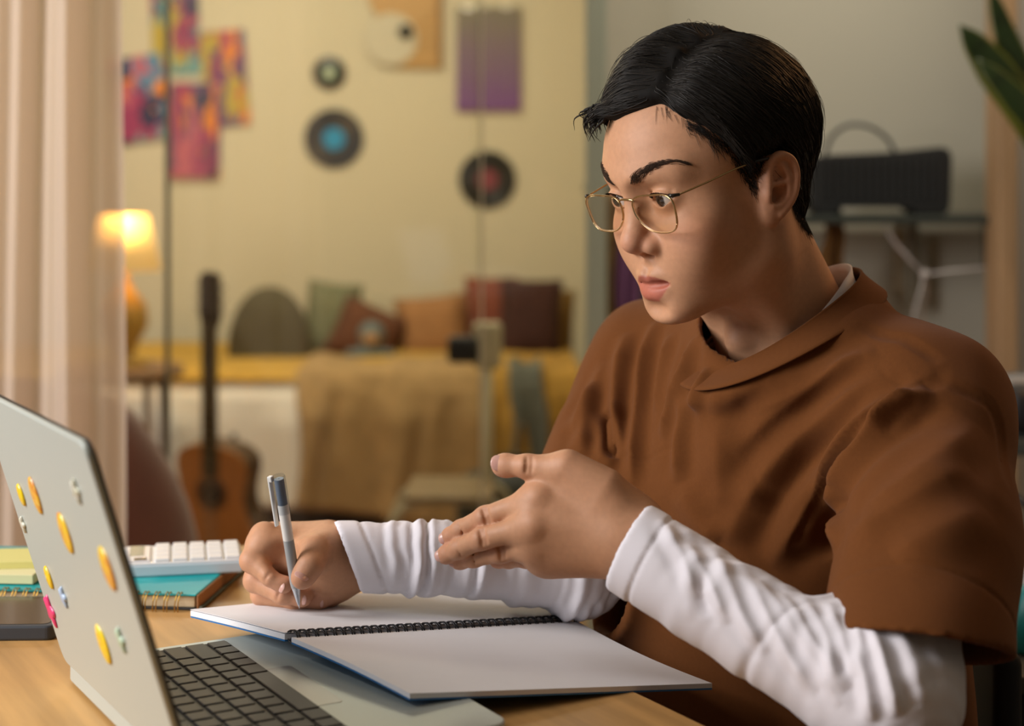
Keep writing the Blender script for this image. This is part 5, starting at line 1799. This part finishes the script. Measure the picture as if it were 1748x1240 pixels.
hand_l = make_hand(wl, .0300, arm_l, None, lf, lt, d_l,
                   extra=[(cone(PL(1400, 620, 1.262), PL(850, 640, 1.276), .026, .014, (d_l, .55)), .02),
                          (cone(PL(1420, 760, 1.262), PL(900, 800, 1.282), .018, .012), .02)])
for (f, rs) in lf[:3]:
    t = unit(f[1] - f[0]); ax = unit(np.cross(t, d_l))
    for o_ in (-.0022, .0014):
        crease(hand_l, f[1] + t * o_, ax, d_l, rs[1] * .62, .0009, .0030)
    crease(hand_l, f[2], ax, d_l, rs[2] * .6, .0008, .0026)
t = unit(lt[0][2] - lt[0][1]); ax = unit(np.cross(t, d_l))
for o_ in (-.0022, .0018):
    crease(hand_l, lt[0][2] + t * o_, ax, d_l, lt[1][2] * .62, .0009, .0030)

# his right hand: thumb side towards the camera, fingers curled round the pen
def PR(zx, zy, Y):
    return P(400 + zx * .21779, 790 + zy * .21779, Y - .036)
d_r = unit(np.array([-.35, .45, .80]))
rf = [
    ([PR(235, 590, 1.478), PR(135, 770, 1.462), PR(290, 890, 1.450), PR(392, 955, 1.449)], [.0110, .0098, .0086, .0074]),
    ([PR(215, 640, 1.500), PR(165, 925, 1.476), PR(380, 1030, 1.460), PR(545, 1058, 1.461)], [.0110, .0100, .0086, .0074]),
    ([PR(230, 720, 1.520), PR(215, 1035, 1.492), PR(480, 1078, 1.474), PR(680, 1078, 1.474)], [.0104, .0094, .0082, .0072]),
    ([PR(290, 820, 1.538), PR(290, 1075, 1.508), PR(540, 1085, 1.490), PR(735, 1072, 1.488)], [.0096, .0084, .0074, .0066]),
]
rt = ([PR(755, 700, 1.474), PR(650, 705, 1.450), PR(590, 810, 1.432), PR(532, 908, 1.428)], [.0138, .0124, .0108, .0094])
wr_ = PR(800, 780, 1.482)
arm_r = unit(P(800, 956, 1.45) - P(592, 950, 1.434))
hand_r = make_hand(wr_, .0285, arm_r, None, rf, rt, d_r,
                   extra=[(cone(PR(720, 660, 1.500), PR(330, 610, 1.505), .022, .014), .02),
                          (cone(PR(760, 880, 1.492), PR(420, 880, 1.520), .024, .014), .02)])
hand_r.sub(ell(PR(375, 745, 1.447), (.0125, .020, .0150)), .008)
for (f, rs) in rf[:2]:
    t = unit(f[2] - f[1]); ax = unit(np.cross(t, np.array([0, -1.0, .2])))
    crease(hand_r, f[2] - t * .001, ax, unit(np.array([-.2, -1.0, .1])), rs[2] * .62, .0008, .0026)

NAIL = mat('fingernail', (.62, .36, .30), .28, spec=.5, sss=.1)
def nail(parent, base, tip, nrm, w, l):
    t = unit(tip - base); n_ = unit(nrm - t * (nrm @ t)); a = np.cross(t, n_)
    b = BM()
    bmesh.ops.create_uvsphere(b.bm, u_segments=20, v_segments=12, radius=1.0)
    o = b.obj('fingernail', NAIL, parent, smooth=True)
    U = np.array([v.co for v in o.data.vertices])
    X = np.sign(U[:, 0]) * np.abs(U[:, 0]) ** .8 * w; Yy = np.sign(U[:, 1]) * np.abs(U[:, 1]) ** .75 * l
    Z = U[:, 2] * .0008 - (X / w) ** 2 * w * .30
    W = tip + X[:, None] * a + Yy[:, None] * t + Z[:, None] * n_
    o.data.vertices.foreach_set('co', to_man(W).astype(np.float32).ravel())

# ---------------------------------------------------------------- body under the clothes (coarse), joined with head and hands
bv = Vol((-.25, 1.05, .40), (.55, 1.85, 1.02), .007)
NB = head_world(H(0, -.050, -.150))
TC = np.array([.262, 1.500, 0])
bv.add(ell(TC + UP * .82, (.140, .095, .16), TR))
bv.add(ell(TC + UP * .62, (.130, .095, .18), TR), .05)
bv.add(cone(LS - LAT * .03, RS + LAT * .03, .042, .042), .05)
bv.add(cone(NB, TC + UP * .88, .050, .070), .04)
bv.add(chain([LS - LAT * .02, LE, P(1300, 1080, 1.20), wl], [.045, .034, .024, .022]), .02)
bv.add(chain([RS + LAT * .02, RE, P(800, 958, 1.45), wr_], [.042, .026, .022, .020]), .02)
parts = []
Vh, Qh = head_vol.mesh()
keep_tint = skin_tint(Vh)
parts.append((head_world(Vh), Qh, keep_tint))
for hv in (hand_l, hand_r):
    V, Q = hv.mesh()
    c = np.tile(SKIN * 1.02, (len(V), 1))
    fr = lf if hv is hand_l else rf
    th = lt if hv is hand_l else rt
    for (f, rs) in fr + [th]:
        for j, wgt in ((0, .25), (1, .30), (2, .22), (3, .45)):
            w = wgt * np.exp(-(np.linalg.norm(V - f[j], axis=1) / .010) ** 2)
            c = c * (1 - w[:, None]) + np.array([.58, .25, .175]) * w[:, None]
    parts.append((V, Q, c))
V, Q = bv.mesh()
parts.append((V, Q, np.tile(SKIN, (len(V), 1))))
off = 0; AV, AQ, AC = [], [], []
for V, Q, c in parts:
    AV.append(V); AQ.append(Q + off); AC.append(c); off += len(V)
body = np_mesh('body', to_man(np.concatenate(AV)), np.concatenate(AQ), SKIN_MAT, man)
color_attr(body, np.concatenate(AC))
# nails
def add_nail(f, rs, nrm, w=.0056, l=.0062, lift=.95):
    nrm = unit(nrm); t = unit(f[3] - f[2]); n_ = unit(nrm - t * (nrm @ t))
    nail(body, f[2], f[3] + n_ * rs[3] * lift - t * rs[3] * .30, nrm, w, l)
add_nail(*lt, np.array([.05, -.9, .35]), .0066, .0078)
for f, rs in lf[:3]:
    add_nail(f, rs, np.array([-.35, -.85, .25]), .0050, .0058)
add_nail(*rt, np.array([-.15, -1.0, .05]), .0064, .0074, 1.06)
add_nail(*rf[0], np.array([-.10, -1.0, -.25]), .0048, .0058)
for f, rs in rf[1:]:
    add_nail(f, rs, np.array([.15, -1.0, -.1]), .0048, .0056)

# ---------------------------------------------------------------- brown t-shirt
def pixels(V):
    return np.stack([CX + F_PX * V[:, 0] / V[:, 1], CY - F_PX * (V[:, 2] - CAM_Z) / V[:, 1]], 1)

def on_surface(V, N, uv, pts, step=8):
    """3D points of a surface under a line drawn over the photograph"""
    pts = np.array(pts, float)
    dense = []
    for a, b in zip(pts, pts[1:]):
        n = max(2, int(np.linalg.norm(b - a) / step))
        dense += [a + (b - a) * k / n for k in range(n)]
    dense.append(pts[-1])
    view = V - np.array([0, 0, CAM_Z])
    front = (N * view).sum(1) < 0
    idx = np.where(front)[0]
    out = []
    for q in dense:
        d = np.abs(uv[idx] - q).max(1)
        near = idx[d < 7]
        if len(near):
            out.append(V[near[np.argmin(V[near, 1])]])
    return np.array(out)

def fold(V, N, line, hgt, wid, groove=.30, smooth=14):
    """raise a ridge along a 3D line with shallow valleys on both sides"""
    if len(line) < 3: return V
    line = line.copy()
    for _ in range(smooth):
        line[1:-1] = (line[:-2] + line[1:-1] * 2 + line[2:]) / 4
    lo, hi = line.min(0) - wid * 5, line.max(0) + wid * 5
    m = np.where(((V > lo) & (V < hi)).all(1))[0]
    W = V[m]
    best = np.full(len(m), 9.0); tt = np.zeros(len(m))
    n = len(line) - 1
    for i in range(n):
        d, t = seg_dist(W, line[i], line[i + 1])
        u = d < best
        best[u] = d[u]; tt[u] = (i + t[u]) / n
    fade = np.clip(np.minimum(tt, 1 - tt) * 5, 0, 1) ** .8
    g = np.exp(-(best / wid) ** 1.6) - groove * np.exp(-((best - 1.9 * wid) / wid) ** 2)
    V = V.copy()
    V[m] += N[m] * (hgt * fade * g)[:, None]
    return V

sv = Vol((-.03, 1.10, .46), (.48, 1.80, 1.085), .0030)
sv.add(ell(TC + UP * .845 + FWD * .020, (.168, .125, .165), TR))
sv.add(ell(np.array([.250, 1.492, .64]), (.178, .140, .23), TR), .08)
sv.add(cone(LS - LAT * .015 + UP * .004, RS + LAT * .015 + UP * .004, .060, .058), .06)
CN = np.array([.238, 1.448, 0])
sv.add(cone(np.array([.262, 1.474, .985]), LS + UP * .006 - LAT * .03, .062, .056), .05)
sv.add(cone(np.array([.248, 1.474, .975]), RS + UP * .006 + LAT * .03, .058, .054), .05)
sv.add(cone(np.array([.240, 1.450, .985]), TC + UP * .86 + FWD * .06, .066, .075), .05)
hemL = LS + (LE - LS) * .86 + np.array([.014, 0, 0])
hemR = RS + (RE - RS) * .74
torsoD = sv.D.copy()
sv.add(chain([LS - LAT * .01, LS * .45 + hemL * .55 + LAT * .004, hemL + unit(hemL - LS) * .05], [.062, .070, .069]), .045)
sv.add(chain([RS + LAT * .01, RS * .45 + hemR * .55, hemR + unit(hemR - RS) * .05], [.062, .070, .072]), .045)
gx, gy, gz = [a.reshape(s) for a, s in zip(sv.ax, [(-1, 1, 1), (1, -1, 1), (1, 1, -1)])]
def plane(p, n):
    n = unit(n)
    return (gx - p[0]) * n[0] + (gy - p[1]) * n[1] + (gz - p[2]) * n[2]
def near_axis(a, b, r):
    c = cone(a, b, r, r)
    return c.fn(gx, gy, gz)
cutL = np.maximum(-plane(hemL, unit(hemL - LS) * .5 - UP * .65), near_axis(hemL - unit(hemL - LS) * .05, hemL + unit(hemL - LS) * .12, .115))
cutR = np.maximum(-plane(hemR, hemR - RS), near_axis(hemR - unit(hemR - RS) * .05, hemR + unit(hemR - RS) * .12, .105))
# neck opening: an upright oval cut whose rim follows the collar
def ring(th, grow=0.0, drop=0.0):
    a, b = math.cos(th), math.sin(th)
    p = CN + LAT * (.064 + grow) * a + FWD * (.070 + grow) * b
    return np.array([p[0], p[1], 1.0265 - .0325 * b + .0175 * a - .010 * max(0, b) ** 2 - drop])
RC = np.array([CN[0], CN[1], 1.022])
e1 = unit(LAT * .066 + UP * .0175); e2 = unit(FWD * .072 - UP * .0400); e3 = unit(np.cross(e1, e2)); e3 = e3 * np.sign(e3[2])
dot3 = lambda e: (gx - RC[0]) * e[0] + (gy - RC[1]) * e[1] + (gz - RC[2]) * e[2]
du, dv, dw = dot3(e1), dot3(e2), dot3(e3)
neck_cut = np.sqrt((du / .068) ** 2 + (dv / .078) ** 2) * .073 - .073
neck_cut = np.maximum(neck_cut, -.055 - dw)
sv.add(chain([ring(2 * math.pi * k / 32, .0150, .0270) for k in range(33)], .0060), .024)
O = sv.D.copy()
shell = np.maximum(O, -(O + .0065))
for c in (np.maximum(cutL, .012 - torsoD), np.maximum(cutR, .020 - torsoD), neck_cut):
    shell = np.maximum(shell, -c)
# open at the waist
shell = np.maximum(shell, .475 - gz + 0 * O)
V, Q = sv.mesh(shell.astype(np.float32), relax=2)
N = sv.grad(V, .006)                          # outward direction, same on both sides of the cloth
uv = pixels(V)
zp = lambda pts: [(880 + x * .49685, 440 + y * .49685) for x, y in pts]
FOLDS = [
    # folds hanging from the collar and the far shoulder
    ([(470, 210), (432, 330), (415, 480), (397, 650), (390, 780)], .0065, .0075),
    ([(600, 260), (570, 380), (525, 500), (490, 620)], .0055, .0080),
    ([(562, 470), (547, 600), (545, 760)], .0045, .0075),
    ([(375, 250), (335, 400), (330, 560), (322, 710)], .0060, .0085),
    ([(655, 370), (622, 430), (590, 530)], .0045, .0070),
    ([(520, 260), (490, 380), (470, 520)], .0035, .0070),
    ([(298, 505), (312, 580), (326, 680)], -.0100, .0055),
    ([(255, 420), (228, 560), (216, 670)], .0050, .0090),
    ([(300, 340), (250, 470), (170, 590)], .0035, .0100),
    # long folds from the near shoulder across the chest
    ([(1230, 310), (1100, 390), (960, 480), (840, 570), (740, 670)], .0055, .0110),
    ([(1250, 385), (1100, 505), (960, 610), (850, 730), (780, 850)], .0060, .0110),
    ([(1310, 420), (1185, 560), (1090, 690), (1010, 830), (930, 960), (865, 1060)], .0090, .0100),
    ([(1180, 330), (1040, 400), (900, 470), (800, 530)], .0035, .0090),
    ([(1225, 560), (1110, 715), (1030, 870), (965, 1000)], -.0060, .0090),
    ([(1410, 435), (1290, 520), (1200, 620), (1130, 740), (1080, 860)], .0110, .0100),
    ([(1350, 455), (1285, 510), (1230, 600)], .0060, .0055),
    ([(1070, 850), (1062, 950), (1072, 1030)], -.0080, .0090),
    ([(1110, 790), (1090, 900), (1100, 980)], .0060, .0085),
    # sleeve
    ([(1600, 560), (1450, 680), (1300, 790), (1180, 870)], .0040, .0140),
    ([(1570, 710), (1400, 800), (1250, 890), (1120, 960)], .0040, .0140),
    ([(1620, 850), (1450, 930), (1280, 1010)], .0030, .0150),
    # belly
    ([(700, 560), (690, 700), (690, 880)], .0040, .0150),
    ([(560, 780), (600, 880), (700, 960)], .0045, .0140),
    ([(830, 760), (760, 880), (720, 980)], .0040, .0130),
]
for pts, hg, wd in FOLDS:
    V = fold(V, N, on_surface(V, N, uv, zp(pts)), hg * 1.5, wd)
SEAMS = [
    [(1190, 215), (1260, 265), (1310, 262), (1400, 310), (1465, 352)],
    [(1475, 410), (1560, 450), (1640, 490), (1680, 600), (1702, 780)],
    [(1465, 352), (1475, 410), (1400, 430), (1320, 470), (1240, 570)],
]
for pts in SEAMS:
    ln = on_surface(V, N, uv, zp(pts), 4)
    if len(ln) > 3:
        for _ in range(3): ln[1:-1] = (ln[:-2] + ln[1:-1] * 2 + ln[2:]) / 4
        V = fold(V, N, ln, -.0026, .0022, -.6)
# gentle crumple
ph = rng.uniform(0, 6.28, (6, 4)); kv = rng.normal(0, 38, (6, 3))
for i in range(6):
    V += N * (.0004 * np.sin(V @ kv[i] + ph[i, 0]))[:, None]
# hem bands of the sleeves
for hp, sp in ((hemL, LS), (hemR, RS)):
    ax = unit(hp - sp)
    d = (V - hp) @ ax
    near = np.linalg.norm(V - hp, axis=1) < .14
    V += N * (near * (-.0014 * np.exp(-((d + .020) / .0016) ** 2)))[:, None]
BROWN = mat('brown_jersey', (.132, .045, .011), .9, spec=.12, sheen=.05, noise=(300, .04), bump=(1500, .25, .0006))
tshirt = np_mesh('t_shirt', to_man(V), Q, BROWN, man)

# ribbed collar band
b = BM()
nseg = 96
def collar_pt(u, w):
    th = 2 * math.pi * u
    prof = [(0.000, .000), (-.0010, -.002), (.0015, -.006), (.0065, -.0110), (.0125, -.0160), (.0190, -.0210)]
    x = w * (len(prof) - 1); i = min(int(x), len(prof) - 2); f_ = x - i
    g_ = prof[i][0] * (1 - f_) + prof[i + 1][0] * f_
    d_ = -(prof[i][1] * (1 - f_) + prof[i + 1][1] * f_)
    return ring(th, g_ + .003 + .0035 * w, d_ - .001 * w)
def collar_snap():
    P1 = np.array([[collar_pt(i / nseg, j / 6) for j in range(7)] for i in range(nseg)])
    return P1
C_ = collar_snap()
vs1 = [[b.bm.verts.new(to_man(C_[i, j])) for j in range(7)] for i in range(nseg)]
fs = []
for i in range(nseg):
    for j in range(6):
        fs.append(b.bm.faces.new((vs1[i][j], vs1[(i + 1) % nseg][j], vs1[(i + 1) % nseg][j + 1], vs1[i][j + 1])))
collar = b.obj('collar', BROWN, tshirt, smooth=True)
sol = collar.modifiers.new('thickness', 'SOLIDIFY'); sol.thickness = .0030; sol.offset = 0
sub = collar.modifiers.new('smooth', 'SUBSURF'); sub.levels = 1; sub.render_levels = 1

# ---------------------------------------------------------------- white long-sleeved undershirt
WHITE = mat('white_jersey', (.76, .74, .79), .9, spec=.15, sheen=.15, sss=.0, bump=(1400, .2, .0005))
def vnoise(n, seed):
    g = np.random.default_rng(seed)
    return g.uniform(-1, 1, n)
def noise1(x, seed):
    tab = vnoise(512, seed)
    i = np.floor(x).astype(int); f_ = x - i; f_ = f_ * f_ * (3 - 2 * f_)
    return tab[i % 512] * (1 - f_) + tab[(i + 1) % 512] * f_

def sleeve(name, sh, el, mid, wrist_end, rad, cuff_n, seed, dens, slant, amp):
    pts = np.array([sh, el, mid, wrist_end])
    v = Vol(pts.min(0) - .085, pts.max(0) + .085, .0021)
    v.add(cone(sh, el, rad[0], rad[1]))
    fwd = unit(wrist_end - mid)
    v.add(chain([el, mid, wrist_end + fwd * .03], [rad[1], rad[3], rad[2]]), .03)
    g = [a.reshape(s) for a, s in zip(v.ax, [(-1, 1, 1), (1, -1, 1), (1, 1, -1)])]
    cn = unit(cuff_n)
    cut = (g[0] - wrist_end[0]) * cn[0] + (g[1] - wrist_end[1]) * cn[1] + (g[2] - wrist_end[2]) * cn[2]
    v.D = np.maximum(v.D, cut.astype(np.float32))
    v.sub(cone(wrist_end - fwd * .035, wrist_end + fwd * .06, rad[2] - .0040, rad[2] - .0040), .001)
    V, Q = v.mesh(relax=2)
    N = normals(V, Q)
    # wrinkles run round the arm, bunching towards the elbow
    L = np.linalg.norm(wrist_end - el)
    s_ = (V - el) @ fwd
    a1 = unit(np.cross(fwd, UP)); a2 = np.cross(a1, fwd)
    ang = np.arctan2((V - el) @ a1, (V - el) @ a2)
    d_c = -((V - wrist_end) @ cn)
    x = s_ / dens + slant * np.cos(ang - .6) + .35 * noise1(ang * 2.2 + 20, seed + 1) + .5 * noise1(s_ / .03 + 40, seed + 2)
    w1 = noise1(x + 100, seed)
    ridge = np.abs(w1) ** 1.3 * 1.6 - .5
    x2 = s_ / (dens * .55) - slant * .7 * np.cos(ang + .9) + .6 * noise1(ang * 3 + 11, seed + 3)
    w2 = noise1(x2 + 200, seed + 4)
    mod = .55 + .45 * noise1(ang * 1.3 + s_ / .05 + 60, seed + 5)
    fade = sstep(.020, .050, d_c)
    V = V + N * ((amp * ridge + amp * .35 * w2) * mod * fade)[:, None]
    # stitched cuff
    V = V + N * (-.0011 * np.exp(-((d_c - .021) / .0016) ** 2) + .0008 * (d_c < .020) * (d_c > .002))[:, None]
    V = laplace(V, Q, .4)
    return V, Q
cuffL = unit(np.array([-.80, .30, .40]))
cuffR = unit(np.array([-.90, -.18, -.34]))
V1, Q1 = sleeve('l', LS * .55 + LE * .45, LE, P(1300, 1077, 1.195), P(1072, 932, 1.255), (.042, .046, .0350, .0365), cuffL, 31, .017, 1.1, .0030)
V2, Q2 = sleeve('r', RS * .55 + RE * .45, RE, P(800, 956, 1.45), P(592, 950, 1.434), (.045, .038, .0290, .0330), cuffR, 57, .0125, .5, .0070)
N1 = normals(V1, Q1); uv1 = pixels(V1)
zs = lambda pts: [(900 + x * .4851, 640 + y * .4851) for x, y in pts]
for pts, hg, wd in [
    ([(480, 500), (525, 590), (560, 690), (590, 780)], .0036, .0050),
    ([(562, 560), (605, 650), (650, 760), (700, 870)], .0042, .0050),
    ([(657, 612), (692, 710), (745, 830), (830, 970)], .0048, .0055),
    ([(740, 668), (790, 750), (850, 870), (950, 1030), (1010, 1120)], .0052, .0060),
    ([(820, 700), (880, 790), (950, 910), (1040, 1060), (1090, 1160)], .0050, .0055),
    ([(900, 745), (960, 840), (1030, 960), (1110, 1110)], .0045, .0050),
    ([(968, 765), (1020, 860), (1080, 990), (1130, 1100)], .0045, .0050),
    ([(1045, 790), (1090, 880), (1115, 970), (1140, 1060)], .0045, .0050),
    ([(1115, 795), (1185, 860), (1232, 965), (1270, 1085), (1290, 1210)], .0075, .0060),
    ([(1130, 830), (1155, 910), (1182, 1030), (1200, 1150), (1205, 1230)], .0060, .0055),
    ([(1210, 830), (1290, 900), (1350, 1010), (1370, 1150)], .0040, .0080),
    ([(640, 640), (600, 740), (620, 850)], -.0030, .0060),
]:
    V1 = fold(V1, N1, on_surface(V1, N1, uv1, zs(pts), 5), hg, wd, .35, 10)
V2_, Q2_ = V2, Q2 + len(V1)
under = np_mesh('undershirt', to_man(np.concatenate([V1, V2])), np.concatenate([Q1, Q2_]), WHITE, man)
# its neckband showing inside the collar
b = BM()
vs1 = [[b.bm.verts.new(to_man(ring(2 * math.pi * i / 96, -.006 + g_, d_ + .016 * max(0, math.sin(2 * math.pi * i / 96) + .25)))) for g_, d_ in ((.0, -.003), (.001, .004), (.004, .012), (.007, .020))] for i in range(96)]
for i in range(96):
    for j in range(3):
        b.bm.faces.new((vs1[i][j], vs1[(i + 1) % 96][j], vs1[(i + 1) % 96][j + 1], vs1[i][j + 1]))
nb = b.obj('neckband', WHITE, under, smooth=True)
sol = nb.modifiers.new('thickness', 'SOLIDIFY'); sol.thickness = .002; sol.offset = 0

# ---------------------------------------------------------------- trousers and shoes under the desk
tv = Vol((-.35, 1.0, .02), (.55, 1.80, .56), .007)
pel = np.array([.268, 1.545, .50])
knL = pel + FWD * .42 + LAT * .17 + UP * .0; knR = pel + FWD * .40 - LAT * .20
ftL = knL + UP * -.41 + FWD * .02; ftR = knR + UP * -.41 + FWD * .02
tv.add(ell(pel, (.165, .13, .085), TR))
for kn, ft, sg in ((knL, ftL, 1), (knR, ftR, -1)):
    tv.add(chain([pel + LAT * .085 * sg, kn, ft], [.080, .062, .050]), .04)
V, Q = tv.mesh()
trs = np_mesh('trousers', to_man(V), Q, mat('dark_denim', (.020, .022, .030), .9, bump=(600, .3, .001)), man)
for ft in (ftL, ftR):
    sv2 = Vol(ft - np.array([.2, .2, .10]), ft + np.array([.2, .2, .10]), .005)
    sv2.add(cone(ft + UP * -.045 - FWD * .03, ft + UP * -.055 + FWD * .13, .042, .034, (UP, .8)))
    sv2.add(cone(ft + UP * -.03, ft, .04, .038), .02)
    V, Q = sv2.mesh()
    V[:, 2] = np.maximum(V[:, 2], .012)
    np_mesh('shoe', to_man(V), Q, mat('white_shoe', (.6, .58, .55), .6), man)
